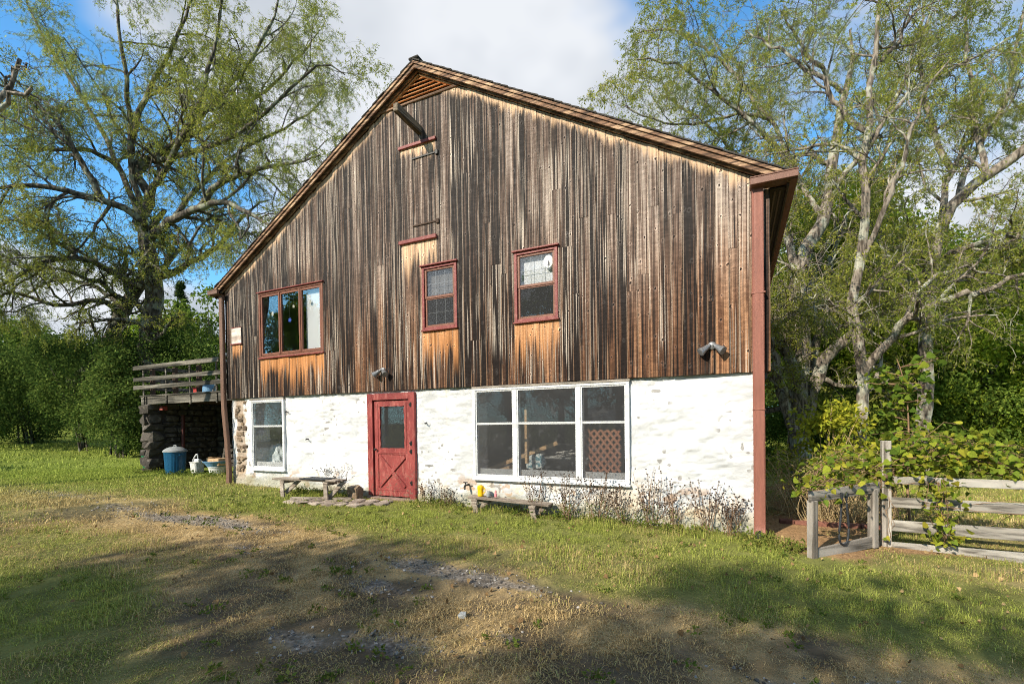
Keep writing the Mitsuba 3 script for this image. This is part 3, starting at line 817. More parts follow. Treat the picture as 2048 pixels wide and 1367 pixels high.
# white storm windows of the ground floor
def storm(o, divs, name, rail_z, dirty='dusty_glass', low=False):
    wk = nxt(B + '__window')
    tag(wk, name)
    a, b, c, d = o
    frame_ring(o, .052, .004, .09, 'white_paint', wk + '__frame', .045, .052)
    put(wk + '__sill', bx(a - .01, b + .012, -.035, .09, c - .028, c + .004), 'white_paint')
    put(wk + '__head', bx(a - .01, b + .012, -.006, .05, d - .004, d + .035), 'grey_wood')
    xsx = [a + .066] + [q for q in divs for _ in (0, 1)] + [b - .066]
    for q in divs:
        put(wk + '__mullion', bx(q - .036, q + .036, .012, .09, c + .055, d - .048), 'white_paint')
    bounds = [a + .055] + [e for q in divs for e in (q - .038, q + .038)] + [b - .055]
    for x0, x1 in zip(bounds[0::2], bounds[1::2]):
        frame_ring((x0, x1, c + .056, d - .048), .022, .020, .040, 'white_paint', wk + '__storm_frame', .022, .022)
        put(wk + '__meeting_rail', bx(x0 + .022, x1 - .022, .024, .044, rail_z - .020, rail_z + .020, .003), 'sash_white')
        put(wk + '__bottom_rail', bx(x0 + .05, x1 - .015, .075, .105, c + .066, c + .18, .004), 'sash_white')
        put(wk + '__inner_jamb', bx(x0, x0 + .035, .05, .105, c + .066, d - .058, .003), 'sash_white')
        pane(wk + '__pane', x0 + .02, x1 - .02, c + .08, d - .07, .034, dirty)
        pane(wk + '__screen', x0 + .02, x1 - .02, c + .082, d - .072, .0285, 'fly_screen') if not low else None
    return wk


storm(O_BIG, (-3.51, -2.35), 'wide white framed three-part ground floor window showing stored clutter', 1.595)
storm(O_LOW, (), 'narrow white ground floor window with a plastic-wrapped bundle behind it', 1.60, low=True)

# ---- red door
D = nxt(B + '__door')
tag(D, 'red door with a scalloped window above a crossed lower panel')
put(D + '__casing', bx(-6.85, -6.715, -.012, .10, .165, 2.23), 'red_paint')
put(D + '__casing', bx(-5.80, -5.66, -.014, .10, .125, 2.23), 'red_paint')
put(D + '__casing', bx(-6.715, -5.80, -.010, .10, 2.10, 2.23), 'red_paint')
# the leaf: rails and stiles around the window and the panel
LX0, LX1, LZ0, LZ1 = -6.68, -5.805, .165, 2.075
leaf = sbox(LX0, LZ0, LX1, LZ1)
wx0, wx1, wz0, wz1 = -6.545, -5.925, 1.125, 1.975
t = np.linspace(0, 1, 25)[:-1]
sc = lambda q, n: .012 * np.abs(np.sin(q * np.pi * n))
win = [(wx0 + (wx1 - wx0) * q, wz1 - sc(q, 3)) for q in t] + [(wx1 - sc(q, 4), wz1 - (wz1 - wz0) * q) for q in t] + [(wx1 - (wx1 - wx0) * q, wz0 + .5 * sc(q, 3)) for q in t] + [(wx0 + sc(q, 4), wz0 + (wz1 - wz0) * q) for q in t]
win = Polygon(win).buffer(0)
low = sbox(-6.60, .315, -5.90, 1.005)
put(D + '__leaf', extrude_xz(leaf.difference(win).difference(low), .016, .056), 'red_paint')
put(D + '__panel', bx(-6.61, -5.89, .034, .050, .30, 1.02, .001), 'red_paint')
for (xa, za, xb, zb, yy) in ((-6.60, .315, -5.90, 1.005, .018), (-6.60, 1.005, -5.90, .315, .0215)):
    put(D + '__cross_brace', bar((xa + .03, yy, za + .04 * (1 if zb > za else -1)), (xb - .03, yy, zb - .04 * (1 if zb > za else -1)), .030, .075, up=(0, 0, 1), bev=.005), 'red_paint')
for o in ((-6.62, -5.88, 1.03, 1.05), (-6.62, -5.88, .275, .292)):
    put(D + '__moulding', bx(o[0], o[1], .006, .0155, o[2], o[3], .003), 'red_paint')
for xa in (-6.60, -5.885):
    put(D + '__moulding', bx(xa, xa + .014, .006, .0155, 1.07, 2.03, .003), 'red_paint')
pane(D + '__pane', wx0 - .02, wx1 + .02, wz0 - .02, wz1 + .02, .044, 'clear_glass')
pane(D + '__screen', wx0 - .02, wx1 + .02, wz0 - .02, wz1 + .02, .036, 'fly_screen')
put(D + '__knob', join([tube([(-6.665 + .03, .016, 1.10), (-6.665 + .03, -.03, 1.10)], [.012, .012], 8), tube([(-6.635, -.028, 1.10), (-6.635, -.045, 1.10), (-6.635, -.058, 1.10)], [.022, .028, .012], 12)]), 'black_iron', smooth=40)
for z in (1.98, 1.22, 1.06, .44):
    put(D + '__hinge', join([bx(-5.755, -5.725, -.026, -.012, z - .035, z + .055), bx(-5.78, -5.75, -.03, -.012, z - .005, z + .03), tube([(-5.75, -.028, z - .03), (-5.75, -.028, z + .04)], [.010, .010], 8)]), 'black_iron')
put(D + '__sill', bx(-6.86, -5.65, -.06, .40, -.14, .135, .012), 'concrete_sill')

# ---- interior of the ground floor and the loft
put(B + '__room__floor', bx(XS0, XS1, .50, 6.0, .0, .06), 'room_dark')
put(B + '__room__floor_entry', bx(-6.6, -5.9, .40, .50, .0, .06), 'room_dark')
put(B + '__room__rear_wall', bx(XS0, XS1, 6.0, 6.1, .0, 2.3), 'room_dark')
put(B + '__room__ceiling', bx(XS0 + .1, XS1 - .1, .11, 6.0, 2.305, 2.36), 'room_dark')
put(B + '__room__partition', bx(-8.0, -7.9, .5, 6.0, .06, 2.3), 'room_white')
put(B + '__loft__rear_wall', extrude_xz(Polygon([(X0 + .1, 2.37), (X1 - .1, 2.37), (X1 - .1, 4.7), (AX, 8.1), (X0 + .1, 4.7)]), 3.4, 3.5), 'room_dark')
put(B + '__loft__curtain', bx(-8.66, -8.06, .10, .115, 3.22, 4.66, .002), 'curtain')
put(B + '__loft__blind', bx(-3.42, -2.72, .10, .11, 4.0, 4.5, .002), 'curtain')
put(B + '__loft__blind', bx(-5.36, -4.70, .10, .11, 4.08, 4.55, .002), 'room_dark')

# small iron fittings on the wall
for x_, z_, lab in ((-8.63, 1.30, 'hook'), (-5.42, 1.62, 'hook'), (-9.26, 1.92, 'hook'), (-8.02, .62, 'hook')):
    put(B + '__wall_hook', join([tube([(x_, .10, z_), (x_, .0, z_)], [.012, .012], 7), tube([(x_, .0, z_), (x_ + .03, -.03, z_ - .01), (x_ + .055, -.02, z_ + .02)], [.012, .011, .008], 7)]), 'black_iron', smooth=40)
put(B + '__water_tap', join([tube([(-4.50, .12, .47), (-4.50, -.06, .47)], [.018, .018], 8), tube([(-4.50, -.06, .47), (-4.49, -.10, .45), (-4.48, -.11, .40)], [.02, .02, .016], 8), tube([(-4.50, -.05, .49), (-4.50, -.05, .52)], [.01, .01], 6), tube([(-4.54, -.05, .525), (-4.46, -.05, .525)], [.012, .012], 6)]), 'black_iron', smooth=40)
k = put(B + '__patch_board', bx(-11.05, -10.70, -.034, -.020, 3.60, 3.97), 'pale_patch')
tag(k, 'small pale unpainted patch board with a red ledge')
put(B + '__patch_board__ledge', bx(-11.08, -10.67, -.055, -.020, 3.572, 3.598), 'red_trim')
put(B + '__patch_board__cap', bx(-11.06, -10.69, -.040, -.020, 3.972, 3.986), 'red_trim')


def floodlight(x, z, lab):
    k = nxt(B + '__floodlight')
    tag(k, lab)
    put(k + '__base', lathe([(0, -.03), (.05, -.03), (.055, -.01), (.03, .0), (0, .0)], 14) if False else tube([(x, -.01, z + .03), (x, -.05, z + .03), (x, -.065, z + .03)], [.06, .055, .03], 14), 'lamp_metal', smooth=40)
    for s in (-1, 1):
        a = np.array([x + s * .02, -.06, z + .04]); dirv = nrm(np.array([s * .75, -.45, -.62]))
        pts = [a, a + dirv * .04, a + dirv * .045, a + dirv * .10, a + dirv * .15, a + dirv * .19, a + dirv * .195]
        put(k + '__lamp', tube(pts, [.022, .022, .036, .040, .055, .064, .050], 14), 'lamp_metal', smooth=40)
        put(k + '__bulb', tube([a + dirv * .17, a + dirv * .188, a + dirv * .193], [.05, .046, .01], 14), 'black_iron', smooth=40)
    put(k + '__conduit', bx(x - .018, x + .018, -.035, -.020, ZB + .01, z - .03, .004), 'siding_wood', uv=np.full((len(bx(x - .018, x + .018, -.035, -.020, ZB + .01, z - .03, .004)[0]), 2), .5))


floodlight(-6.40, 2.66, 'twin floodlight above the red door')
floodlight(-.31, 2.66, 'twin floodlight near the terracotta downspout')
# ------------------------------------------------------------------ raised deck and stone abutment left of the barn
G = nxt('deck')
tag(G, 'grey weathered raised deck with a three-rail railing beside the barn', 'deck')
DXL, DXR, DY0, DY1 = -17.15, -11.45, 1.0, 3.4
put(G + '__rim_board', bx(DXL + .38, DXR, DY0 + .03, DY0 + .07, 2.33, 2.57, .006), 'deck_wood')
put(G + '__rim_board', bx(DXL + .02, DXL + .30, DY0 + .03, DY0 + .07, 2.31, 2.58, .006), 'deck_wood')
for i in range(17):
    y0 = DY0 + i * .142
    put(G + '__floor_board', bx(DXL, DXR, y0, y0 + .136, 2.575, 2.612, .004), 'deck_wood')
for i in range(10):
    xj = DXL + .2 + i * .6
    put(G + '__joist', bx(xj, xj + .05, DY0 + .075, DY1, 2.36, 2.573, .004), 'dark_stain')
for xp in (-16.92, -15.71, -14.52, -13.29, -12.1):
    put(G + '__post', bx(xp - .025, xp + .025, DY0 - .005, DY0 + .028, 2.28 if xp > -15 else 2.33, 3.46, .004), 'deck_wood')
    put(G + '__post_back', bx(xp - .02, xp + .12, DY0 + .20, DY0 + .29, 2.612, 3.44, .004), 'dark_stain')
for z0, h, xr, dz in ((3.43, .13, -13.12, .03), (3.06, .125, DXR, 0), (2.80, .125, DXR, 0)):
    put(G + '__rail', bar((DXL - .25, DY0 - .028, z0 + h / 2 - dz * .3), (xr, DY0 - .028, z0 + h / 2), .036, h, bev=.006), 'deck_wood')
for y1 in (3.06, 2.80, 3.45):
    put(G + '__side_rail', bar((DXL - .02, DY0, y1 + .06), (DXL - .02, DY1, y1 + .06), .036, .12), 'deck_wood')

A = nxt('stone_abutment')
tag(A, 'dark fieldstone pier and recessed wall holding up the raised deck', 'stone wall')
z = -.05
i = 0
while z < 2.12:
    h = r2.uniform(.20, .40)
    h = min(h, 2.16 - z + .03)
    xa, xb = -17.22 + r2.uniform(-.05, .03), -16.68 + r2.uniform(-.03, .04)
    split = r2.random() < .35
    for p0, p1 in (((xa, xa + .30), (xa + .31, xb)) if split else ((xa, xb),)):
        m = stone(((p0 + p1) / 2, 1.20, z + h / 2), (p1 - p0 + .03, .46, h + .02), int(r2.integers(1e6)), .34, 20)
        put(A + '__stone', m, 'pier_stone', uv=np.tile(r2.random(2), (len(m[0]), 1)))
    z += h
m = stone((-16.95, 1.22, 2.24), (.64, .52, .20), 11, .05, 30)
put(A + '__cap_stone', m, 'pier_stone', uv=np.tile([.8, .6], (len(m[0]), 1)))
put(A + '__mortar', join([bx(-17.10, -16.78, 1.10, 3.4, -.2, 2.3), bx(-16.9, -11.3, 3.22, 3.42, -.2, 2.5)]), 'dark_mortar')
# return wall and back wall stones
for (u0, u1, side) in ((1.42, 3.2, True), (-16.75, -11.35, False)):
    z = .05
    while z < 2.25:
        h = r2.uniform(.13, .27)
        u = u0 + r2.uniform(0, .1)
        while u < u1 - .08:
            w = min(r2.uniform(.22, .52), u1 - u)
            if side:
                m = stone((-16.74, u + w / 2, z + h / 2), (.14, w * .97, h * .94), int(r2.integers(1e6)), .12)
            else:
                m = stone((u + w / 2, 3.20, z + h / 2), (w * .97, .14, h * .94), int(r2.integers(1e6)), .12)
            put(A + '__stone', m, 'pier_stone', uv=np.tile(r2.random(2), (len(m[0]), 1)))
            u += w
        z += h
k = put('drain_pipe', tube([(-16.45, 1.9, 2.0), (-16.45, 1.88, 1.0), (-16.45, 1.86, .45), (-16.5, 1.75, .30), (-16.62, 1.6, .27)], [.05] * 5, 12), 'pipe_red', smooth=40)
tag(k, 'dark red drain pipe standing in the shade under the deck', 'pipe')
put(k + '__red_fitting', bx(-16.55, -16.38, 1.25, 1.40, 2.14, 2.27, .01), 'red_paint')


def lathe_at(prof, x, y, z, sides=28):
    v, f = lathe(prof, sides)
    return v + np.array([x, y, z]), f


# blue bin with ribs and a pale domed lid
gx, gy = -15.28, .98
g0 = float(gz(gx, gy)) - .01
k = thing('rubbish_bin', 'blue ribbed rubbish bin with a pale grey domed lid under the deck', 'rubbish bin')
n = 72
prof = np.array([(.23, 0), (.245, .03), (.265, .30), (.285, .62), (.305, .66), (.305, .70), (.29, .70), (.28, .66), (0.0, .64)])
v, f = lathe(prof, n)
ribs = 1 + .030 * (np.sin(np.arange(n) * 2 * np.pi / n * 18) > 0)
vv = v.reshape(len(prof), n, 3)
vv[1:3, :, :2] *= ribs[None, :, None]
put(k + '__body', (vv.reshape(-1, 3) + np.array([gx, gy, g0]), f), 'bin_blue', smooth=30)
put(k + '__lid', lathe_at([(0, .825), (.03, .825), (.10, .815), (.20, .785), (.28, .735), (.315, .70), (.318, .665), (.30, .665), (.29, .69)], gx, gy, g0, 36), 'bin_lid', smooth=40)
put(k + '__handle', tube([(gx - .07, gy, g0 + .82), (gx - .05, gy, g0 + .855), (gx + .05, gy, g0 + .855), (gx + .07, gy, g0 + .82)], [.014] * 4, 8), 'bin_lid', smooth=40)
for s in (-1, 1):
    put(k + '__handle', bx(gx + s * .30 - .03, gx + s * .30 + .03, gy - .06, gy + .06, g0 + .55, g0 + .60, .01), 'bin_blue')


def bucket(x, y, z, r0, r1, h, square, m, key):
    prof = [(0, 0.01), (r0, 0), (r1, h), (r1 + .014, h), (r1 + .014, h + .014), (r1 - .008, h + .014), (r0 - .012, .02), (0, .02)]
    v, f = lathe(prof, 28)
    if square:
        a = np.arctan2(v[:, 1], v[:, 0])
        k = 1 / np.maximum(np.abs(np.cos(a)), np.abs(np.sin(a))) ** .75
        v[:, 0] *= k; v[:, 1] *= k
    return put(key, (v + np.array([x, y, z]), f), m, smooth=35)


bx0, by0 = -14.75, 1.30
g0 = float(gz(bx0, by0)) - .005
k = thing('bucket', 'off-white square bucket with odds and ends in it, beside the blue bin', 'bucket')
bucket(bx0, by0, g0, .13, .16, .34, True, 'bucket_white', k + '__body')
k = put('hose_coil', tube(spline([(bx0 - .10, by0, g0 + .3), (bx0 - .05, by0 - .05, g0 + .48), (bx0 + .02, by0, g0 + .58), (bx0 + .05, by0, g0 + .44), (bx0 + .12, by0 + .05, g0 + .40)], 22), [.022] * 22, 8), 'galvanised', smooth=40)
tag(k, 'dull metal pipe end sticking out of the off-white bucket', 'pipe')
k = put('cloth', stone((bx0 + .08, by0 - .02, g0 + .38), (.18, .16, .13), 5, .3, 40), 'paper_white')
tag(k, 'crumpled white cloth lying on top of the off-white bucket', 'cloth')
bx0, by0 = -13.98, 1.42
g0 = float(gz(bx0, by0)) - .005
k = thing('tub', 'white round tub holding up a blue basin under the deck', 'tub')
bucket(bx0, by0, g0, .20, .24, .20, False, 'bucket_white', k + '__body')
k = thing('basin', 'blue plastic basin resting on a white tub under the deck', 'basin')
bucket(bx0 - .01, by0, g0 + .215, .25, .36, .15, False, 'basin_blue', k + '__body')
k = thing('cardboard_box', 'brown cardboard box lying in the blue basin under the deck', 'box')
put(k + '__body', bx(bx0 - .26, bx0 + .30, by0 - .16, by0 + .16, g0 + .25, g0 + .46, .008), 'cardboard')
put(k + '__lid_flap', bar((bx0 - .27, by0 - .03, g0 + .47), (bx0 + .05, by0 - .05, g0 + .50), .26, .008), 'cardboard')
k = thing('bucket', 'dark green bucket in the shade at the foot of the shrub', 'bucket')
gx, gy = -18.15, 1.75
bucket(gx, gy, float(gz(gx, gy)), .18, .23, .48, False, 'pot_green', k + '__body')
for i, (a, b, lab) in enumerate((((-15.6, 2.6, .2), (-15.95, 3.08, 1.45), 'grey plank leaning steeply in the dark behind the blue bin'), ((-14.95, 2.6, .2), (-15.05, 3.08, 1.0), 'short grey plank leaning against the stone wall behind the white bucket'))):
    tag(put('loose_plank', bar(a, b, .12, .03, up=(0, 1, 0)), 'deck_wood'), lab, 'plank')
tag(put('garden_cane', tube([(-14.0, 2.3, .25), (-13.2, 2.9, 1.05)], [.015, .015], 7), 'bench_wood'), 'thin stick leaning above the blue basin under the deck', 'stick')
# things standing on the deck behind the railing
k = thing('garden_chair', 'pale folding garden chair standing on the deck behind the railing', 'chair')
cx, cy_ = -13.95, 2.0
for s in (0, .42):
    put(k + '__leg', bar((cx + s, cy_, 2.612), (cx + s + .12, cy_ + .4, 3.42), .035, .03), 'bin_lid')
    put(k + '__leg', bar((cx + s + .14, cy_ + .45, 2.612), (cx + s + .02, cy_ + .02, 3.05), .035, .03), 'bin_lid')
put(k + '__seat', bar((cx + .21, cy_ - .02, 3.04), (cx + .21, cy_ + .42, 3.02), .46, .03), 'bin_lid')
put(k + '__backrest', bar((cx + .27, cy_ + .30, 3.15), (cx + .31, cy_ + .39, 3.40), .44, .025), 'bin_lid')
k = thing('storage_crate', 'teal plastic crate behind the deck railing near the barn', 'crate')
put(k + '__body', bx(-14.75, -14.15, 2.2, 2.6, 2.612, 3.10, .02), 'teal_plastic')
put(k + '__rim', bx(-14.78, -14.12, 2.17, 2.63, 3.08, 3.13, .01), 'teal_plastic')
k = thing('storage_crate', 'red plastic crate low behind the middle of the deck railing', 'crate')
put(k + '__body', bx(-15.9, -15.3, 1.9, 2.3, 2.612, 2.85, .02), 'red_plastic')
put(k + '__rim', bx(-15.93, -15.27, 1.87, 2.33, 2.84, 2.875, .01), 'red_plastic')
k = thing('watering_can', 'blue-grey watering can behind the middle of the deck railing', 'watering can')
put(k + '__body', tube([(-15.2, 2.0, 2.612), (-15.2, 2.0, 3.0), (-15.2, 2.0, 3.05)], [.20, .18, .10], 20), 'basin_blue', smooth=40)
put(k + '__spout', tube([(-15.05, 2.0, 2.70), (-14.75, 2.0, 3.10)], [.035, .022], 8), 'bin_lid', smooth=40)
put(k + '__handle', tube([(-15.36, 2.0, 2.75), (-15.5, 2.0, 2.95), (-15.34, 2.0, 3.08)], [.014] * 3, 7), 'bin_lid', smooth=40)

# ------------------------------------------------------------------ benches and the stone path by the door
def trestle(k, x0, x1, y, zt, gl, slope=0.0, planks=2, pw=.135, wid=.30, legs=(0.16, .84)):
    L = x1 - x0
    for i in range(planks):
        yy = y - wid / 2 + (i + .5) * wid / planks
        put(k + '__plank', bar((x0 + .02 * (i % 2), yy, zt), (x1 - .03 * ((i + 1) % 2), yy + .02, zt + slope), pw, .036, bev=.006), 'bench_wood')
    for t_ in legs:
        xl = x0 + L * t_
        z1 = zt + slope * t_ - .02
        gl_ = float(gz(xl, y)) - .03
        put(k + '__leg', bar((xl - .02, y - .11, z1), (xl + .05, y - .15, gl_), .10, .035, up=(0, 1, 0)), 'bench_wood')
        put(k + '__leg', bar((xl + .26, y + .10, z1), (xl + .03, y - .06, gl_ + .10), .085, .035, up=(0, 1, 0)), 'bench_wood')
        put(k + '__cross_bar', bar((xl + .03, y - .13, z1 - .035), (xl + .03, y + .14, z1 - .035), .05, .06), 'bench_wood')


k = thing('bench', 'low grey trestle bench with a dark doormat on it, in front of the narrow window', 'bench')
trestle(k, -8.78, -6.98, -.62, .50, None, .015)
k = put('doormat', bx(-7.95, -7.28, -.79, -.45, .532, .546, .004), 'strap_black')
tag(k, 'dark flat mat lying on the right end of the trestle bench', 'mat')
k = thing('bench', 'low sagging grey plank bench under the wide window, half hidden by weeds', 'bench')
trestle(k, -4.30, -2.75, -.20, .30, None, -.06, planks=1, pw=.24, wid=.24, legs=(.09, .80))
k = thing('lantern', 'small yellow plastic lantern at the left end of the plank bench', 'lantern')
put(k + '__body', lathe_at([(0, 0), (.05, 0), (.055, .02), (.05, .10), (.062, .13), (.06, .17), (.035, .19), (0, .19)], -4.10, -.20, .318, 18), 'yellow_plastic', smooth=35)
put(k + '__handle', tube([(-4.05, -.20, .36), (-4.01, -.20, .40), (-4.02, -.20, .46), (-4.05, -.20, .47)], [.010] * 4, 7), 'yellow_plastic', smooth=40)
k = put('glass_jar', lathe_at([(0, 0), (.035, 0), (.04, .02), (.04, .07), (.028, .085), (.028, .10), (0, .10)], -3.93, -.22, .318, 16), 'bin_lid', smooth=35)
tag(k, 'small grey jar beside the yellow lantern on the plank bench', 'jar')
k = put('toy_figure', join([lathe_at([(0, 0), (.022, 0), (.026, .05), (.014, .07), (.020, .09), (.012, .115), (0, .12)], -3.80, -.20, .318, 14)]), 'pink_plastic', smooth=35)
tag(k, 'tiny pink figure standing on the plank bench beside the grey jar', 'figure')

K = thing('paving', 'worn stone slabs sunk in the grass in front of the red door', 'paving')
pr2 = np.random.default_rng(5)
for i in range(7):
    for j in range(3):
        xa = -7.75 + i * .27 + .10 * (j % 2)
        ya = -1.15 + j * .24 + i * .055
        if (i, j) in ((0, 2), (6, 0)):
            continue
        m = stone((xa, ya, float(gz(xa, ya)) + .012), (.268, .232, .07), int(pr2.integers(1e6)), .06, 26)
        put(K + '__slab', m, 'paver', uv=np.tile(pr2.random(2), (len(m[0]), 1)))
put(K + '__edging', bar((-7.95, -.98, float(gz(-7.95, -.98)) + .02), (-6.85, -.48, float(gz(-6.85, -.48)) + .02), .09, .09), 'bench_wood')
k = put('field_rock', stone((-6.98, -.28, .22), (.34, .20, .34), 91, .22, 24), 'field_stone', uv=None) if False else None
m = stone((-6.98, -.26, .20), (.34, .20, .36), 91, .22, 24)
k = put('rock', m, 'field_stone', uv=np.tile([.7, .5], (len(m[0]), 1)))
tag(k, 'rough stone leaning on the wall left of the red door', 'rock')

# ------------------------------------------------------------------ gate, fence, bricks on the right
K = thing('gate', 'grey wooden gate panel of two rails and two posts standing open beside the fence', 'gate')
gl, gr_ = np.array([.82, -.86]), np.array([1.62, -.02])
e = nrm(gr_ - gl)
P3 = lambda t, z: np.array([*(gl + (gr_ - gl) * t), z])
put(K + '__post', bar(P3(0, -.10), P3(0, .63), .085, .085, up=(e[0], e[1], 0)), 'post_wood')
put(K + '__post', bar(P3(.95, -.05), P3(.95, .70), .085, .085, up=(e[0], e[1], 0)), 'post_wood')
put(K + '__rail', bar(P3(-.04, .675), P3(1.04, .72), .04, .13), 'gate_wood')
put(K + '__rail', bar(P3(-.03, -.03), P3(1.03, .03), .04, .14), 'gate_wood')
K = thing('fence', 'grey weathered four-rail wooden fence overgrown with vines', 'fence')
fd = np.array([1.0, -.155])
F3 = lambda s, z, o=0: np.array([1.80 + fd[0] * s + .15 * o, .17 + fd[1] * s + o, z])
put(K + '__post', bar(F3(-.03, -.1, .02), F3(-.03, 1.31, .02), .10, .10, up=(1, 0, 0)), 'post_wood')
for s in (2.45, 4.9):
    put(K + '__post', bar(F3(s, -.15, .07), F3(s, 1.0, .07), .10, .10, up=(1, 0, 0)), 'post_wood')
for zz, h, dz in ((.79, .10, .03), (.52, .13, .03), (.20, .14, .05), (-.065, .13, .05)):
    put(K + '__rail', bar(F3(.0, zz + r2.uniform(-.01, .01)), F3(2.5, zz + dz), .038, h), 'fence_wood')
    put(K + '__rail', bar(F3(2.51, zz + dz), F3(5.0, zz + dz + .02), .038, h), 'fence_wood')
p0 = P3(.40, .70)
nn = np.array([e[1], -e[0], 0]) * .03
hs = spline([p0 + nn, p0 + nn + (0, 0, -.2), P3(.37, .25) + nn, P3(.40, .07) + nn, P3(.47, .06) + nn, P3(.50, .12) + nn, P3(.50, .4) + nn, P3(.49, .70) + nn], 30)
tag(put('strap', tube(hs, [.013] * 30, 8), 'strap_black', smooth=40), 'black strap hanging in a long loop from the gate rail', 'strap')
K = thing('brick_edging', 'low row of red bricks edging the bare ground behind the gate', 'edging')
bxs = 0.62
i = 0
while bxs < 1.95:
    L = .205 + r2.uniform(-.01, .01)
    y_ = 1.18 + .10 * (bxs - .6) + r2.uniform(-.015, .015)
    v, f = bx(-L / 2, L / 2, -.05, .05, -.03, .045, .008)
    v, f = move((v, f), trans(bxs + L / 2, y_, float(gz(bxs, y_)) + .02) @ rot([0, 0, 1], r2.normal(4, 5)) @ rot([1, 0, 0], r2.normal(0, 5)))
    put(K + '__brick', (v, f), 'brick_red', uv=np.tile(r2.random(2), (len(v), 1)))
    bxs += L + .012
    i += 1

# ------------------------------------------------------------------ things kept in the ground floor rooms
def seen(px, py, y):
    """A point of the room at depth y behind the wall, on the line to the given wall position (x, z)."""
    k = (y + 7.5) / 7.5
    return np.array([CAM[0] + (px - CAM[0]) * k, y, CAM[2] + (py - CAM[2]) * k])


K = thing('lattice_panel', 'brown wooden lattice panel leaning inside the right part of the wide window', 'lattice panel')
la, lb, lc, ld = -2.30, -1.66, .66, 1.50
yL = .20
for q in range(-9, 12):
    for s in (-1, 1):
        xs_ = la + q * .107
        a_, b_ = (xs_, lc), (xs_ + s * (ld - lc) * .78, ld)
        pa = np.array([[a_[0], a_[1]], [b_[0], b_[1]]])
        seg = shapely.LineString(pa).intersection(sbox(la, lc, lb, ld))
        if seg.is_empty or seg.length < .06:
            continue
        (xa, za), (xb, zb) = seg.coords[0], seg.coords[-1]
        sc_ = (yL + 7.5) / 7.5
        yy = yL + .012 * s
        put(K + '__slat', bar((xa * sc_, yy, CAM[2] + (za - CAM[2]) * sc_), (xb * sc_, yy + .0, CAM[2] + (zb - CAM[2]) * sc_), .012, .040, bev=.002), 'lattice_wood')
yy = .58
K = put('timber_stud', bar(seen(-3.28, .9, yy), seen(-3.28, 1.88, yy), .10, .05, up=(1, 0, 0)), 'pine_board')
tag(K, 'upright pale timber stud inside the middle part of the wide window', 'timber')
K = put('timber_board', bar(seen(-4.18, .72, .62), seen(-2.72, 1.26, .95), .03, .075), 'pine_board')
tag(K, 'long pale board leaning at a slant inside the wide window', 'timber')
K = thing('cardboard_box', 'brown cardboard box on the floor behind the middle pane of the wide window', 'box')
c_ = seen(-3.17, .68, .80)
put(K + '__body', bx(c_[0] - .22, c_[0] + .22, .68, .95, c_[2] - .25, c_[2] + .08, .006), 'cardboard')
put(K + '__flap', bar((c_[0] - .22, .66, c_[2] + .08), (c_[0] - .45, .64, c_[2] - .02), .25, .006, up=(0, 1, 0)), 'cardboard')
K = thing('cardboard_box', 'flat brown cardboard piece lying behind the left pane of the wide window', 'box')
c_ = seen(-3.72, .72, .7)
put(K + '__body', move(bx(-.20, .20, -.15, .15, -.08, .10, .005), trans(*c_) @ rot([0, 1, 0], -18)), 'cardboard')
K = put('printed_bag', move(stone((0, 0, 0), (.42, .10, .28), 3, .12, 40), trans(*seen(-3.12, .93, .80)) @ rot([0, 1, 0], -12)), 'print_blue')
tag(K, 'crumpled blue and white printed bag on the cardboard box inside the wide window', 'bag')
K = thing('table', 'small pale metal table deep inside the wide window with papers on it', 'table')
c_ = seen(-2.72, 1.02, 1.9)
put(K + '__top', bx(c_[0] - .30, c_[0] + .75, 1.6, 2.3, c_[2] - .015, c_[2] + .015, .005), 'bin_lid')
for s in (-.26, .70):
    for y_ in (1.64, 2.26):
        put(K + '__leg', tube([(c_[0] + s, y_, c_[2]), (c_[0] + s, y_, .06)], [.018, .018], 8), 'galvanised', smooth=40)
PK = thing('papers', 'loose heap of white papers on the table inside the wide window', 'papers')
ps = np.random.default_rng(3)
for i in range(5):
    v, f = bx(-.18, .18, -.10, .10, -.004, .004, .001)
    M = trans(c_[0] + .25 + ps.uniform(-.2, .3), 1.75 + ps.uniform(-.05, .1), c_[2] + .03 + .025 * i) @ rot([0, 0, 1], ps.uniform(-30, 30)) @ rot([0, 1, 0], ps.uniform(-14, 4))
    put(PK + '__sheet', move((v, f), M), 'paper_white')
# plastic wrapped bundle in the narrow window
ico = trimesh.creation.icosphere(4, 1.0)
v = np.array(ico.vertices)
c_ = seen(-9.70, .88, .62)
fold = np.abs(np.sin(np.arctan2(v[:, 1], v[:, 0]) * 6 + 3 * v[:, 2])) * .10 * (1 - v[:, 2])
v = v * (1 - fold[:, None]) * (1 + .22 * (meshkit.fbm(v * 3.1 + 4, 3)[:, None] - .5))
rad = np.where(v[:, 2:3] < 0, 1.25, 1.0)
v = v * np.concatenate([rad, rad, rad * 0 + 1], 1) * np.array([.33, .24, .42]) + c_ + np.array([.14, 0, -.08])
tag(put('wrapped_bundle', (v, np.array(ico.faces)), 'plastic_sheet', smooth=True), 'pale bundle wrapped in clear plastic sheet inside the narrow window', 'bundle')
K = thing('table', 'low shelf table carrying the plastic-wrapped bundle inside the narrow window', 'table')
put(K + '__top', bx(c_[0] - .5, c_[0] + .6, .52, 1.0, c_[2] - .47, c_[2] - .43), 'grey_wood')
for s in (-.45, .55):
    put(K + '__leg', bx(c_[0] + s - .03, c_[0] + s + .03, .6, .66, .06, c_[2] - .47), 'grey_wood')
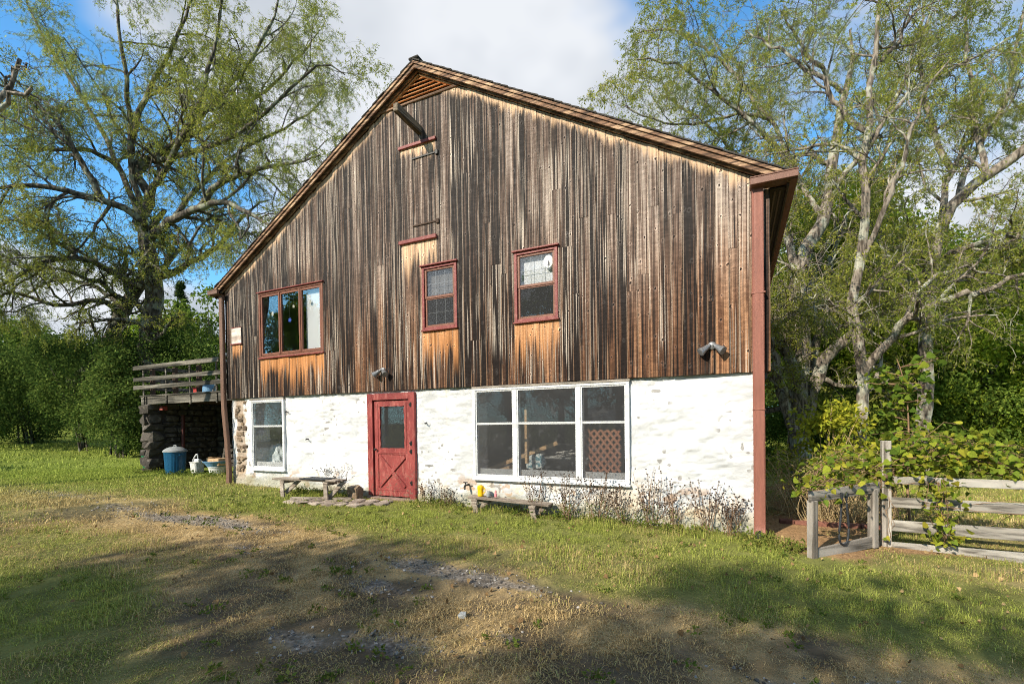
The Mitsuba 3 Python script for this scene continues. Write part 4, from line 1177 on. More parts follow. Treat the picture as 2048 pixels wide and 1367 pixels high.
# white disc with a dark tree in the upper right window
K = thing('window_disc', 'round white disc with a dark pointed tree on it, in the upper right window', 'disc')
cx_, cz_ = disc_c
v, f = lathe([(0, 0), (.085, 0), (.085, .004), (0, .004)], 40)
v = np.stack([v[:, 0] + cx_, .018 - v[:, 2] * -1, v[:, 1] * 1.25 + cz_], 1)
put(K + '__plate', (v, f[:, ::-1]), 'disc_white')
tr = Polygon([(-.012, -.075), (.012, -.075), (.012, -.055), (.045, -.06), (.018, -.02), (.032, -.02), (.012, .018), (.02, .018), (0, .06), (-.02, .018), (-.012, .018), (-.032, -.02), (-.018, -.02), (-.04, -.055), (-.012, -.055)])
put(K + '__tree_shape', extrude_xz(shapely.affinity.translate(shapely.affinity.scale(tr, .62, .72, origin=(0, 0)), cx_ + .008, cz_ - .025), .0145, .0175), 'seed_head')
for i, (x_, z_, r_, m_, lab) in enumerate(((-9.62, 4.18, .030, 'ornament_white', 'white hanging ornament in the left pane of the three-part window'), (-9.24, 4.32, .03, 'ornament_white', 'pale round ornament at the upper left of the middle pane'),
                                       (-8.93, 4.27, .033, 'ornament_white', 'pale round ornament at the upper right of the middle pane'), (-9.06, 3.98, .045, 'ornament_blue', 'blue glass ornament hanging in the middle pane'), (-8.42, 4.30, .038, 'ornament_white', 'pale flower-like ornament in the right pane of the three-part window'))):
    k = thing('window_ornament', lab, 'ornament')
    p_ = seen(x_, z_, .06)
    an = np.arange(16) * 2 * np.pi / 16
    rr_ = r_ * (1 + .22 * np.cos(an * (5 if i else 2)))
    put(k + '__body', extrude_xz(Polygon(np.stack([p_[0] + rr_ * np.cos(an), p_[2] + rr_ * np.sin(an) * (1 if i else 2.0)], 1)), .055, .065), m_)
    put(k + '__cord', tube([(p_[0], .06, p_[2] + r_), (p_[0], .06, 4.58)], [.0015, .0015], 4), 'bin_lid')
# ------------------------------------------------------------------ trees
def grow(P, R, g, n, length, ang, wander, droop, k, rf, tmin=.2, up=0.0):
    """Children of the branches P (m, kp, 3), R (m, kp): n per branch; returns arrays (m * n, k, 3), (m * n, k)."""
    m, kp, _ = P.shape
    t = tmin + (1 - tmin) * (np.arange(n)[None, :] + g.random((m, n))) / n
    pos = t * (kp - 1)
    i = np.clip(pos.astype(int), 0, kp - 2)
    w = (pos - i)[..., None]
    idx = np.arange(m)[:, None]
    base = P[idx, i] * (1 - w) + P[idx, i + 1] * w
    rb = R[idx, i] * (1 - w[..., 0]) + R[idx, i + 1] * w[..., 0]
    tan = nrm(P[idx, i + 1] - P[idx, i])
    perp = g.normal(size=(m, n, 3))
    perp = nrm(perp - (perp * tan).sum(-1, keepdims=True) * tan)
    a = np.radians(ang) * (0.7 + 0.6 * g.random((m, n, 1)))
    d = tan * np.cos(a) + perp * np.sin(a)
    plen = np.linalg.norm(np.diff(P, axis=1), axis=-1).sum(1)[:, None]
    L = (length if np.isscalar(length) else g.uniform(length[0], length[1], (m, n))) * (1.15 - .55 * t)
    L = np.minimum(L, plen * .95)
    Q = np.empty((m, n, k, 3))
    Q[:, :, 0] = base
    for s in range(1, k):
        d = nrm(d + wander * g.normal(size=d.shape) + np.array([0, 0, up - droop * s / k]))
        Q[:, :, s] = Q[:, :, s - 1] + d * (L / (k - 1))[..., None]
    r0 = np.minimum(rb * rf, L * .045)
    taper = np.linspace(1, .25, k)
    return Q.reshape(m * n, k, 3), (r0[..., None] * taper).reshape(m * n, k)


def twig_leaves(P, g, m, L, W, spread, tmin=.15, hang=.3):
    n, k, _ = P.shape
    t = (tmin + (1 - tmin) * g.random((n, m))) * (k - 1)
    i = np.clip(t.astype(int), 0, k - 2)
    w = (t - i)[..., None]
    idx = np.arange(n)[:, None]
    pos = P[idx, i] * (1 - w) + P[idx, i + 1] * w + g.normal(size=(n, m, 3)) * spread
    d = nrm(P[idx, i + 1] - P[idx, i]) * .5 + g.normal(size=(n, m, 3)) * .7 - np.array([0, 0, hang])
    q = n * m
    return leafquads(pos.reshape(-1, 3), d.reshape(-1, 3), L * g.uniform(.6, 1.25, q), W * g.uniform(.7, 1.2, q), g)


def limbs(defs, k=14, g=None, wob=.03):
    P, R = [], []
    for pts, r0, r1 in defs:
        p = spline(pts, k)
        if g is not None:
            p[1:-1] += g.normal(size=(k - 2, 3)) * wob
        P.append(p); R.append(np.linspace(1, 0, k) ** .8 * (r0 - r1) + r1)
    return np.array(P), np.array(R)


def merge_uv(parts):
    return join([p[0] for p in parts]), np.vstack([p[1] for p in parts])


def locust(key, defs, seed, bark_m, leaf_m, leaf=(26, .085, .030), n=(8, 7, 6), lens=((1.8, 3.8), (.8, 1.9), (.4, 1.0)), drop=.25, own=True, thin=1.0):
    g = np.random.default_rng(seed)
    P, R = limbs(defs, 16, g)
    m0 = tubes(P, R, 12)
    P1, R1 = grow(P, R, g, n[0], lens[0], 52, .20, drop * .4, 9, .55, .18, .05)
    P2, R2 = grow(P1, R1, g, n[1], lens[1], 55, .24, drop, 7, .55, .15)
    P3, R3 = grow(P2, R2, g, n[2], lens[2], 55, .26, drop * 1.6, 5, .6, .1)
    put(key + '__trunk', m0, bark_m, smooth=True)
    put(key + '__branches', join([tubes(P1, np.maximum(R1, .006), 7), tubes(P2, np.maximum(R2, .0045), 5), tubes(P3, np.maximum(R3, .003), 3)]), bark_m, smooth=True)
    tag(f'{key}__branches', kind='stuff')
    keep = g.random(len(P3)) < thin
    m, uv = twig_leaves(P3[keep], g, leaf[0], leaf[1], leaf[2], .035, .1)
    k = put(key + '__crown', m, leaf_m, uv=uv)
    return P


def at(px, py, dist):
    """Where a limb of a tree `dist` metres away along the view axis runs."""
    r = np.cross(FWD, UP)
    return CAM + dist * (FWD + r * (px - 1024) / 943.85 + UP * (857.46 - py) / 943.85)


def foliage(key, centres, radii, n, size, leaf_m, seed, ratio=.55, flat=.8, hang=.2):
    """Leaf clumps: n leaves around each centre."""
    g = np.random.default_rng(seed)
    c = np.asarray(centres, float)
    r = np.broadcast_to(np.asarray(radii, float), (len(c),))
    q = g.normal(size=(len(c), n, 3))
    q = nrm(q) * (g.random((len(c), n, 1)) ** .45)
    pos = (c[:, None] + q * r[:, None, None] * np.array([1, 1, flat])).reshape(-1, 3)
    d = (q * .6 + g.normal(size=q.shape) * .6 - np.array([0, 0, hang])).reshape(-1, 3)
    k = len(pos)
    m, uv = leafquads(pos, d, size * g.uniform(.6, 1.2, k), size * ratio * g.uniform(.7, 1.2, k), g)
    return tag(put(key, m, leaf_m, uv=uv), kind='stuff')


def broad_tree(key, x, y, h, rx, rz, seed, leaf_m='wood_leaf', bark_m='dark_bark', clumps=46, n=420, size=.13, zc=.62, r=.16, lean=(0, 0), cr=(.55, 1.1)):
    g = np.random.default_rng(seed)
    z0 = float(gz(x, y)) - .1
    c = np.array([x + lean[0], y + lean[1], z0 + h * zc])
    d = nrm(g.normal(size=(clumps, 3)))
    rad = g.uniform(.35, 1, (clumps, 1)) ** .6
    C = c + d * rad * np.array([rx, rx, rz])
    top = c + np.array([0, 0, rz * .55])
    tr = [([(x, y, z0), (x + lean[0] * .3 + g.normal() * .15, y + lean[1] * .3, z0 + h * .25), (x + lean[0] * .7 + g.normal() * .2, y + lean[1] * .7, z0 + h * .5), tuple(top)], r, r * .25)]
    P, R = limbs(tr, 14, g)
    B = []
    for q in C[::2]:
        t = np.clip((q[2] - z0) / h - .22, .25, .95)
        a = P[0, int(t * 13)]
        B.append(spline([a, a * .5 + q * .5 + np.array([0, 0, .25]), q], 7))
    B = np.array(B)
    put(key + '__trunk', join([tubes(P, R, 9), tubes(B, np.tile(np.linspace(r * .35, r * .07, 7), (len(B), 1)), 5)]), bark_m, smooth=True)
    foliage(key + '__crown', C, g.uniform(cr[0], cr[1], clumps), n, size, leaf_m, seed + 1)


# the big locust on the left
D0 = 20.0
L = lambda *q: [at(a, b, D0 + c) for a, b, c in q]
K = thing('locust_tree', 'big old locust tree with lichen-covered spreading limbs behind the deck', 'tree')
locust(K, [
    (L((304, 760, 0), (302, 640, 0), (308, 580, 0), (300, 520, 0), (292, 455, .1)), .38, .27),
    (L((292, 470, .1), (283, 430, .2), (300, 395, .6), (275, 340, 1.0), (310, 310, 1.2), (372, 265, 1.0), (380, 180, .6)), .24, .04),
    (L((296, 480, .1), (335, 445, -.4), (375, 425, -.9), (440, 405, -1.5), (500, 425, -2.0), (550, 460, -2.4)), .18, .03),
    (L((292, 470, .1), (262, 425, -.6), (205, 400, -1.2), (150, 385, -2.0), (60, 370, -2.6), (-40, 400, -3)), .16, .03),
    (L((304, 560, 0), (345, 545, .4), (400, 515, .8), (440, 490, 1.2), (480, 440, 1.6), (540, 400, 2)), .15, .025),
    (L((296, 575, 0), (220, 540, -.6), (150, 515, -1.4), (80, 530, -2), (10, 565, -2.4), (-60, 560, -2.8)), .15, .025),
    (L((283, 440, .2), (240, 340, 1.4), (190, 240, 2.2), (120, 130, 2.6), (60, 20, 3), (30, -80, 3)), .13, .02),
    (L((285, 420, .3), (262, 300, .2), (255, 180, -.4), (240, 60, -.8), (230, -80, -1)), .13, .02),
    (L((300, 400, .6), (350, 300, -1.0), (400, 200, -2.0), (430, 90, -2.4), (450, -40, -2.6)), .13, .02),
    (L((310, 320, 1.2), (420, 250, 1.8), (520, 190, 2.4), (590, 120, 2.8), (640, 60, 3)), .11, .02),
    (L((345, 440, -.4), (420, 350, .6), (500, 290, 1.2), (580, 250, 1.6), (650, 190, 1.8)), .11, .02),
    (L((400, 415, -1), (470, 350, -1.4), (560, 330, -1.8), (640, 310, -2.2)), .13, .025),
    (L((372, 265, 1.0), (450, 180, .6), (520, 90, .3), (560, -20, 0)), .12, .025),
    (L((262, 300, .2), (300, 180, .8), (360, 60, 1.2), (400, -60, 1.6)), .13, .025),
    (L((310, 320, 1.2), (400, 300, .2), (500, 250, -.4), (570, 190, -.6), (640, 130, -.8), (690, 150, -1)), .12, .02),
    (L((240, 340, 1.4), (170, 300, .6), (100, 300, 0), (10, 290, -.6)), .11, .02),
    (L((205, 400, -1.2), (150, 300, -1.6), (90, 220, -2), (30, 180, -2.4), (-40, 160, -3)), .13, .025),
    (L((150, 515, -1.4), (110, 460, -.8), (60, 440, -.4), (-20, 450, 0)), .10, .02),
], 3, 'dark_bark', 'locust_leaf', leaf=(29, .105, .030), n=(9, 8, 7), lens=((1.8, 4.0), (.9, 2.1), (.5, 1.2)), thin=.85, drop=.32)
K = thing('locust_tree', 'leaning dark locust trunk rising behind the shrubs, left of the big locust', 'tree')
locust(K, [
    (L((150, 770, 1.5), (215, 690, 1.2), (250, 615, .8), (282, 560, .6), (296, 500, 1.2), (330, 420, 2.4)), .36, .10),
    (L((250, 620, .8), (200, 580, 2), (130, 560, 2.6), (40, 600, 3)), .12, .03),
    (L((240, 630, .8), (190, 600, 0), (120, 610, -.6), (50, 590, -1.2), (-20, 620, -2)), .12, .03),
], 5, 'dark_bark', 'locust_leaf', leaf=(14, .125, .036), n=(8, 7, 6), thin=.55)
D0 = 9.5
K = thing('dead_limb_tree', 'bare broken grey limbs reaching in at the edge, left of the big locust', 'tree')
locust(K, [(L((-420, 900, 0), (-330, 560, 0), (-160, 330, 0), (-40, 235, .1), (8, 180, .2), (34, 150, .2), (40, 118, .2)), .16, .035),
           (L((-160, 330, 0), (-60, 240, -.3), (10, 205, -.4), (64, 176, -.4)), .07, .03),
           (L((10, 180, .2), (30, 140, .2), (56, 128, .1)), .028, .012)], 8, 'pale_bark', 'locust_leaf', leaf=(3, .1, .035), n=(4, 4, 4), lens=((.5, 1.1), (.3, .7), (.2, .4)), thin=.2)

# multi-stemmed tree behind the right corner of the barn
D0 = 14.0
K = thing('multi_stem_tree', 'pale many-stemmed tree growing just behind the near barn corner', 'tree')
locust(K, [
    (L((1606, 960, 0), (1598, 820, 0), (1601, 720, 0), (1601, 650, 0), (1595, 590, 0), (1593, 542, 0), (1618, 490, .1), (1648, 440, .2), (1660, 390, .3), (1668, 300, .4), (1690, 190, .8), (1700, 60, 1.2)), .31, .03),
    (L((1604, 860, 0), (1596, 790, -.1), (1580, 715, -.1), (1553, 669, 0), (1530, 620, .4)), .19, .10),
    (L((1590, 870, -.1), (1568, 810, -.3), (1556, 760, -.4), (1545, 700, -.4), (1530, 640, -.2)), .14, .09),
    (L((1608, 850, 0), (1628, 764, -.2), (1645, 730, -.3), (1672, 694, -.4), (1704, 672, -.5), (1757, 631, -.8), (1811, 602, -1.2), (1843, 577, -1.4), (1890, 560, -1.6), (1990, 540, -2), (2080, 505, -2.4)), .21, .03),
    (L((1612, 800, .2), (1632, 705, .5), (1645, 650, .8), (1652, 580, 1.2), (1670, 500, 1.6), (1700, 430, 2)), .16, .04),
    (L((1593, 548, 0), (1578, 490, .1), (1564, 450, .3), (1545, 420, .8), (1500, 350, 1.4)), .12, .03),
    (L((1596, 590, 0), (1625, 560, .8), (1648, 500, 1.2), (1690, 440, 1.6), (1760, 330, 2), (1790, 200, 2.2)), .10, .025),
    (L((1560, 690, 0), (1585, 640, .6), (1590, 610, 1), (1560, 560, 1.4)), .10, .05),
    (L((1648, 440, .2), (1600, 360, .6), (1540, 240, 1), (1480, 160, 1.2), (1420, 60, 1.4)), .085, .02),
    (L((1660, 390, .3), (1740, 280, -.4), (1810, 160, -.8), (1860, 30, -1)), .085, .02),
    (L((1690, 190, .8), (1620, 110, .6), (1560, 20, .2)), .07, .02),
    (L((1545, 420, .8), (1480, 320, 1.2), (1400, 240, 1.6), (1320, 190, 2)), .07, .02),
    (L((1600, 360, .6), (1520, 260, .2), (1440, 190, 0), (1350, 130, -.2), (1270, 120, -.3)), .08, .018),
    (L((1480, 160, 1.2), (1400, 90, 1.4), (1330, 60, 1.6), (1270, 70, 1.8)), .05, .015),
    (L((1540, 240, 1), (1460, 230, .8), (1380, 250, .6), (1310, 240, .4), (1250, 210, .3)), .05, .015),
], 12, 'pale_bark', 'locust_leaf', leaf=(36, .09, .028), n=(8, 7, 5), lens=((1.3, 2.8), (.7, 1.5), (.4, .9)), thin=.75, drop=.25)
# slender lichened tree by the fence
D0 = 9.4
K = thing('slender_tree', 'slender lichen-spotted tree rising from the bushes by the fence post', 'tree')
locust(K, [
    (L((1708, 985, 0), (1714, 905, 0), (1724, 850, 0), (1730, 780, 0), (1725, 720, 0), (1712, 670, 0), (1709, 640, 0), (1718, 560, 0), (1725, 480, 0), (1729, 400, 0), (1722, 330, .1), (1732, 240, .2), (1750, 130, .3), (1757, 30, .4), (1762, -90, .5)), .118, .02),
    (L((1728, 745, 0), (1748, 716, -.1), (1775, 680, -.2), (1800, 652, -.4), (1850, 615, -.7), (1920, 590, -1), (1990, 572, -1.2), (2080, 535, -1.5)), .085, .025),
    (L((1722, 335, .1), (1692, 300, .2), (1640, 292, .3), (1580, 300, .5), (1530, 312, .7)), .045, .012),
    (L((1732, 262, .2), (1690, 225, .3), (1662, 190, .4), (1600, 130, .6), (1540, 92, .8), (1490, 60, 1)), .06, .012),
    (L((1750, 140, .3), (1810, 60, .2), (1850, -20, .1)), .05, .012),
    (L((1726, 520, 0), (1760, 440, -.3), (1800, 350, -.5), (1830, 240, -.6), (1900, 120, -.8)), .055, .014),
    (L((1722, 330, .1), (1790, 220, .4), (1860, 160, .8), (1960, 110, 1.2), (2070, 40, 1.4)), .05, .012),
    (L((1712, 660, 0), (1680, 610, -.3), (1640, 590, -.4), (1610, 600, -.4)), .03, .01),
    (L((1810, 640, -.4), (1860, 560, -.2), (1930, 540, .2), (2050, 560, .4)), .04, .012),
], 17, 'pale_bark', 'locust_leaf', leaf=(28, .065, .021), n=(8, 6, 5), lens=((.9, 2.0), (.45, 1.1), (.25, .6)), thin=.6, drop=.25)
D0 = 12.0
K = thing('locust_tree', 'leaning pale locust trunk at the far right above the fence', 'tree')
locust(K, [
    (L((1835, 980, .4), (1850, 760, .2), (1858, 600, 0), (1872, 500, 0), (1915, 404, -.2), (1970, 352, -.4), (2060, 285, -.8), (2200, 200, -1)), .19, .08),
    (L((1872, 500, 0), (1882, 420, .5), (1905, 340, .9), (1960, 260, 1.2), (2060, 140, 1.6)), .09, .02),
    (L((1915, 404, -.2), (1935, 330, .2), (2010, 200, .5), (2040, 60, .8), (2060, -60, 1)), .075, .015),
    (L((1970, 352, -.4), (1940, 200, .4), (1930, 80, .8), (1950, -60, 1)), .07, .015),
    (L((1865, 560, 0), (1920, 500, -.6), (2000, 480, -1), (2090, 430, -1.2)), .08, .02),
    (L((1905, 340, .9), (1860, 240, 1.3), (1840, 120, 1.6), (1850, 0, 2)), .08, .02),
    (L((1866, 540, 0), (1830, 490, -.6), (1790, 470, -1), (1720, 500, -1.2)), .06, .015),
], 23, 'pale_bark', 'locust_leaf', leaf=(34, .08, .026), n=(8, 7, 5), lens=((1.0, 2.2), (.5, 1.2), (.3, .7)), thin=.7, drop=.25)

# trees of the wood behind, right side
WOODS = [  # px, distance, height, rx, rz, zc, leaf, label
    (1640, 20, 13, 3.2, 4.8, .60, 'maple_leaf', 'green broad-leaved tree behind the many-stemmed tree'),
    (1760, 18, 10.5, 3.0, 4.2, .58, 'maple_leaf', 'yellow-green broad-leaved tree between the slender tree and the leaning trunk'),
    (1668, 17.0, 10.5, 2.3, 3.8, .58, 'maple_leaf', 'yellow-green tree filling the gap between the many-stemmed and the slender tree'),
    (1835, 16.5, 8.2, 2.4, 3.2, .55, 'maple_leaf', 'bright green tree right behind the young sapling'),
    (1985, 15.5, 7.6, 2.4, 3.0, .52, 'maple_leaf', 'bright yellow-green tree above the far end of the fence'),
    (1580, 27, 12, 3.4, 5.0, .55, 'wood_leaf', 'dark green tree deep in the wood beside the barn eave'),
    (1720, 27, 13, 4.2, 5.6, .5, 'wood_leaf', 'broad dark tree deep in the wood behind the slender tree'),
    (1880, 24, 11, 4.2, 5.0, .5, 'wood_leaf', 'dense green tree in the wood right of the leaning trunk'),
    (2010, 20, 10, 3.8, 4.6, .52, 'maple_leaf', 'bright green tree at the right edge of the wood'),
    (2120, 17, 9, 3.2, 4.0, .52, 'wood_leaf', 'green tree cut off by the right edge of the picture'),
    (1960, 30, 14, 5.0, 6.5, .5, 'wood_leaf', 'tall dark tree at the very back of the wood on the right'),
]
for i, (px, dist, h, rx, rz, zc, lm, lab) in enumerate(WOODS):
    q = at(px, 860, dist)
    K = thing('wood_tree', lab, 'tree', 'trees of the wood')
    broad_tree(K, q[0], q[1], h, rx, rz, 100 + i * 7, leaf_m=lm, clumps=64 if dist < 25 else 60, n=330, size=.16 if dist < 25 else .2, zc=zc, r=.17, cr=(.6, 1.15))
# shrubs under the wood
US = [(1575, 19, 2.2), (1640, 17, 2.4), (1700, 16, 2.6), (1760, 15, 2.7), (1830, 15, 2.8), (1900, 16, 3.0), (1970, 16, 3.2), (2040, 15, 3.3), (2110, 14, 3.2), (1620, 23, 3.5), (1720, 23, 3.8), (1820, 22, 4.0), (1930, 22, 4.2), (2050, 22, 4.4), (1545, 24, 3.0), (2180, 18, 4)]
C, Rr = [], []
g = np.random.default_rng(31)
for px, dist, h in US:
    q = at(px, 860, dist)
    for _ in range(16):
        C.append(q + np.array([g.normal() * 1.0, g.normal() * .8, 0])); C[-1][2] = float(gz(C[-1][0], C[-1][1])) + g.uniform(.35, h)
        Rr.append(g.uniform(.45, .85))
k = foliage('undergrowth', C, Rr, 330, .12, 'wood_leaf', 33)
tag(k, 'dark tangled undergrowth along the edge of the wood', 'undergrowth', kind='stuff')

g = np.random.default_rng(37)
C, Rr = [], []
for px in list(range(-420, 470, 16)) + list(range(1535, 2400, 20)):
    dist = (52 if px < 500 else 34) + g.uniform(-4, 6)
    for _ in range(7):
        q = at(px + g.normal() * 8, 860, dist)
        q[2] = float(gz(q[0], q[1])) + g.uniform(.2, 5.5 if px < 500 else 8)
        C.append(q); Rr.append(g.uniform(1.0, 1.9))
for px_, py_ in [(-78 + g.uniform(-6, 6), y_) for y_ in np.arange(-70, 40, 3.2)] + [(60 + g.uniform(-5, 5), y_) for y_ in np.arange(-50, 30, 4.0)]:
    for _ in range(6):
        q = np.array([px_ + g.normal() * 1.5, py_ + g.normal() * 1.5, 0])
        q[2] = float(gz(q[0], q[1])) + g.uniform(.3, 8)
        C.append(q); Rr.append(g.uniform(1.3, 2.2))
k = foliage('far_wood', C, Rr, 170, .38, 'wood_leaf', 39)
tag(k, 'far-off wood closing the view behind lawn and fence', 'wood', kind='stuff')

# shrubs on the left, one mass of three bushes, and trees behind them
def shrub(key, px, dist, w, h, seed, n=46, per=560, size=.115, leaf_m='shrub_leaf', stems=9, low=.25):
    g = np.random.default_rng(seed)
    q = at(px, 860, dist)
    z0 = float(gz(q[0], q[1]))
    d = nrm(g.normal(size=(n, 3)))
    rad = g.uniform(.3, 1, (n, 1)) ** .5
    C = np.array([q[0], q[1], z0 + h * (.5 + low * .5)]) + d * rad * np.array([w, w * .75, h * (.5 - low * .35)])
    st = []
    for i in range(stems):
        e_ = C[g.integers(n)]
        b = np.array([q[0] + g.normal() * .18, q[1] + g.normal() * .18, z0 - .1])
        st.append(spline([b, b * .6 + e_ * .4 + np.array([0, 0, .15 * h]), e_], 8))
    put(key + '__stems', tubes(np.array(st), np.tile(np.linspace(.045, .012, 8), (stems, 1)), 6), 'dark_bark', smooth=True)
    foliage(key + '__foliage', C, g.uniform(.42, .8, n), per, size, leaf_m, seed + 1, hang=.1)


for px, dist, w, h, lab, sd in ((60, 22.5, 2.7, 5.0, 'dark green shrub at the left edge above the lawn', 41), (165, 21.0, 2.3, 5.2, 'tall dark green shrub with bare stems at its foot, left of the deck', 43), (238, 19.4, 1.15, 4.8, 'dark shrub growing right against the end of the deck', 47),
                                (300, 20.5, 1.7, 5.6, 'dark shrub rising behind the left part of the deck railing', 53), (385, 20.8, 1.9, 6.0, 'dark shrub rising behind the deck railing next to the barn', 59), (-40, 20.5, 2.3, 5.0, 'dark shrub cut off by the left edge of the picture', 61)):
    K = thing('shrub', lab, 'shrub', 'shrubs left of the barn')
    shrub(K, px, dist, w, h, sd, low=.15 if px == 165 else .0, n=64, per=330)
LT = [(20, 40, 9, 4.5, 3.6, .58, 'wood_leaf', 'rounded green tree in the distance at the left edge'), (110, 44, 8.5, 5, 3.4, .56, 'maple_leaf', 'yellow-green rounded tree in the distance behind the shrubs'),
      (215, 42, 9.0, 4.5, 3.6, .58, 'wood_leaf', 'dark rounded tree in the distance left of the leaning trunk'), (345, 36, 9.5, 3.4, 4.0, .55, 'maple_leaf', 'light green tree in the distance behind the deck shrubs'),
      (425, 34, 10, 3.0, 4.4, .55, 'wood_leaf', 'green tree in the distance beside the barn eave'), (-60, 34, 9, 4.5, 4, .55, 'wood_leaf', 'green tree in the distance cut off by the left edge')]
for i, (px, dist, h, rx, rz, zc, lm, lab) in enumerate(LT):
    q = at(px, 860, dist)
    K = thing('distant_tree', lab, 'tree', 'distant trees on the left')
    broad_tree(K, q[0], q[1], h, rx, rz, 300 + i * 9, leaf_m=lm, clumps=44, n=240, size=.30, zc=zc, r=.2, cr=(.8, 1.4))
# two conifers behind
for i, (px, dist, h, lab) in enumerate(((368, 44, 13.0, 'dark conifer pointing up behind the deck shrubs'), (240, 52, 13.5, 'dark conifer in the distance beside the leaning trunk'))):
    q = at(px, 860, dist)
    g = np.random.default_rng(71 + i)
    K = thing('conifer', lab, 'tree')
    z0 = float(gz(q[0], q[1]))
    put(K + '__trunk', tube([(q[0], q[1], z0), (q[0], q[1], z0 + h * .97)], [.22, .02], 8), 'dark_bark', smooth=True)
    C = []
    for _ in range(110):
        t_ = g.random() ** .8
        a_ = g.random() * 6.283
        rr_ = (1 - t_) * h * .20 * g.uniform(.3, 1)
        C.append((q[0] + rr_ * np.cos(a_), q[1] + rr_ * np.sin(a_), z0 + h * (.10 + .9 * t_)))
    foliage(K + '__crown', C, [.75 * (1.15 - (c_[2] - z0) / h) + .15 for c_ in C], 130, .26, 'conifer_needle', 80 + i, ratio=.3, flat=.5)

# yellow bush, sapling, vine on the fence
K = thing('yellow_bush', 'bright yellow-green bush in front of the many-stemmed tree', 'bush')
g = np.random.default_rng(91)
q = at(1655, 860, 8.9)
z0 = float(gz(q[0], q[1]))
C = np.array([q[0], q[1], z0 + 1.25]) + nrm(g.normal(size=(30, 3))) * g.uniform(.2, 1, (30, 1)) ** .5 * np.array([.78, .6, .80])
st = []
for i in range(26):
    b = np.array([q[0] + g.normal() * .22, q[1] + g.normal() * .2, z0 - .05])
    e_ = C[g.integers(30)] + g.normal(size=3) * .15
    st.append(spline([b, b * .5 + e_ * .5 + g.normal(size=3) * .12, e_], 8))
put(K + '__stems', tubes(np.array(st), np.tile(np.linspace(.012, .004, 8), (26, 1)), 5), 'straw_stem', smooth=True)
foliage(K + '__foliage', C, g.uniform(.16, .34, 30), 62, .125, 'yellow_leaf', 92, ratio=.42, flat=.7)
K = thing('dry_brush', 'tangle of dry straw-coloured stems below the yellow bush', 'dry brush')
P0 = []
q = at(1668, 905, 7.9)
for i in range(260):
    b = np.array([q[0] + g.normal() * .42, q[1] + g.normal() * .35, 0]); b[2] = float(gz(b[0], b[1]))
    e_ = b + np.array([g.normal() * .4, g.normal() * .3, g.uniform(.5, 1.15)])
    P0.append(spline([b, b * .5 + e_ * .5 + g.normal(size=3) * .08, e_, e_ + np.array([g.normal() * .18, g.normal() * .15, -.12])], 8))
put(K + '__stems', tubes(np.array(P0), np.tile(np.linspace(.006, .003, 8), (260, 1)), 3), 'straw_stem', smooth=True)
foliage(K + '__leaves', np.array(P0)[:200, 5], .10, 9, .055, 'vine_leaf', 95)


def big_leaves(pos, g, size):
    """Heart-shaped leaves of six triangles, drooping a little."""
    n = len(pos)
    o = np.array([(0, 0), (.42, .10), (.50, .42), (.22, .78), (0, 1.0), (-.22, .78), (-.50, .42), (-.42, .10)])
    nz_ = nrm(np.stack([g.normal(size=n) * .55, g.normal(size=n) * .55 - .35, np.ones(n) * .75], 1))
    d = nrm(np.cross(nz_, nrm(g.normal(size=(n, 3)))))
    d[:, 2] = -np.abs(d[:, 2]); d = nrm(d)
    s = nrm(np.cross(d, nz_)); nz2 = np.cross(s, d)
    sz = size * g.uniform(.45, 1.3, n)
    cu = g.uniform(-.25, .55, (n, 1, 1))
    V = pos[:, None] + sz[:, None, None] * (s[:, None] * o[None, :, :1] + d[:, None] * o[None, :, 1:] + nz2[:, None] * ((cu + .1) * np.abs(o[None, :, :1]) - cu * .8 * o[None, :, 1:] ** 2))
    i = np.arange(n)[:, None] * 8
    F = np.vstack([i + np.array([[0, a_, a_ + 1]]) for a_ in range(1, 7)])
    return (V.reshape(-1, 3), F), np.repeat(g.random((n, 2)), 8, 0)


K = thing('sapling', 'young broad-leaved sapling standing up behind the fence', 'sapling')
g = np.random.default_rng(97)
q = at(1822, 860, 7.2)
z0 = float(gz(q[0], q[1]))
stem = spline([(q[0], q[1], z0), (q[0] - .04, q[1], z0 + .9), (q[0] - .02, q[1] + .05, z0 + 1.7), (q[0] - .16, q[1] + .05, z0 + 2.6)], 20)
B = [spline([stem[k_], stem[k_] + np.array([g.normal() * .2, g.normal() * .15, .08]), stem[k_] + np.array([g.normal() * .34, g.normal() * .25, g.uniform(-.05, .22)])], 6) for k_ in np.arange(6, 19).repeat(2)]
put(K + '__stem', join([tubes(stem[None], np.linspace(.02, .006, 20)[None], 7), tubes(np.array(B), np.tile(np.linspace(.007, .003, 6), (len(B), 1)), 4)]), 'dry_stalk', smooth=True)
pts = np.concatenate([b[1:][:, None] + g.normal(size=(5, 3, 3)) * .05 for b in B]).reshape(-1, 3)
m, uv = big_leaves(pts, g, .10)
put(K + '__leaves', m, 'vine_leaf', uv=uv)
K = thing('vine', 'yellowing grape vine sprawling over the fence post and top rail', 'vine')
g = np.random.default_rng(99)
pts, vs = [], []
def vine_run(a, b, n, sag, spread, leaves):
    a, b = np.asarray(a, float), np.asarray(b, float)
    for _ in range(n):
        m_ = (a + b) / 2 + np.array([g.normal() * spread, g.normal() * spread * .7, g.normal() * spread * .6 - sag])
        p_ = spline([a + g.normal(size=3) * spread * .5, m_, b + g.normal(size=3) * spread * .5], 14)
        p_ += g.normal(size=p_.shape) * .015
        vs.append(p_)
        i_ = g.integers(0, 14, leaves)
        pts.append(p_[i_] + g.normal(size=(leaves, 3)) * np.array([.10, .09, .08]))
vine_run(F3(-.1, .85), F3(.9, .95, .15), 12, -.10, .16, 24)
vine_run(F3(.1, 1.0, .2), F3(1.1, .95, .2), 14, -.25, .20, 26)
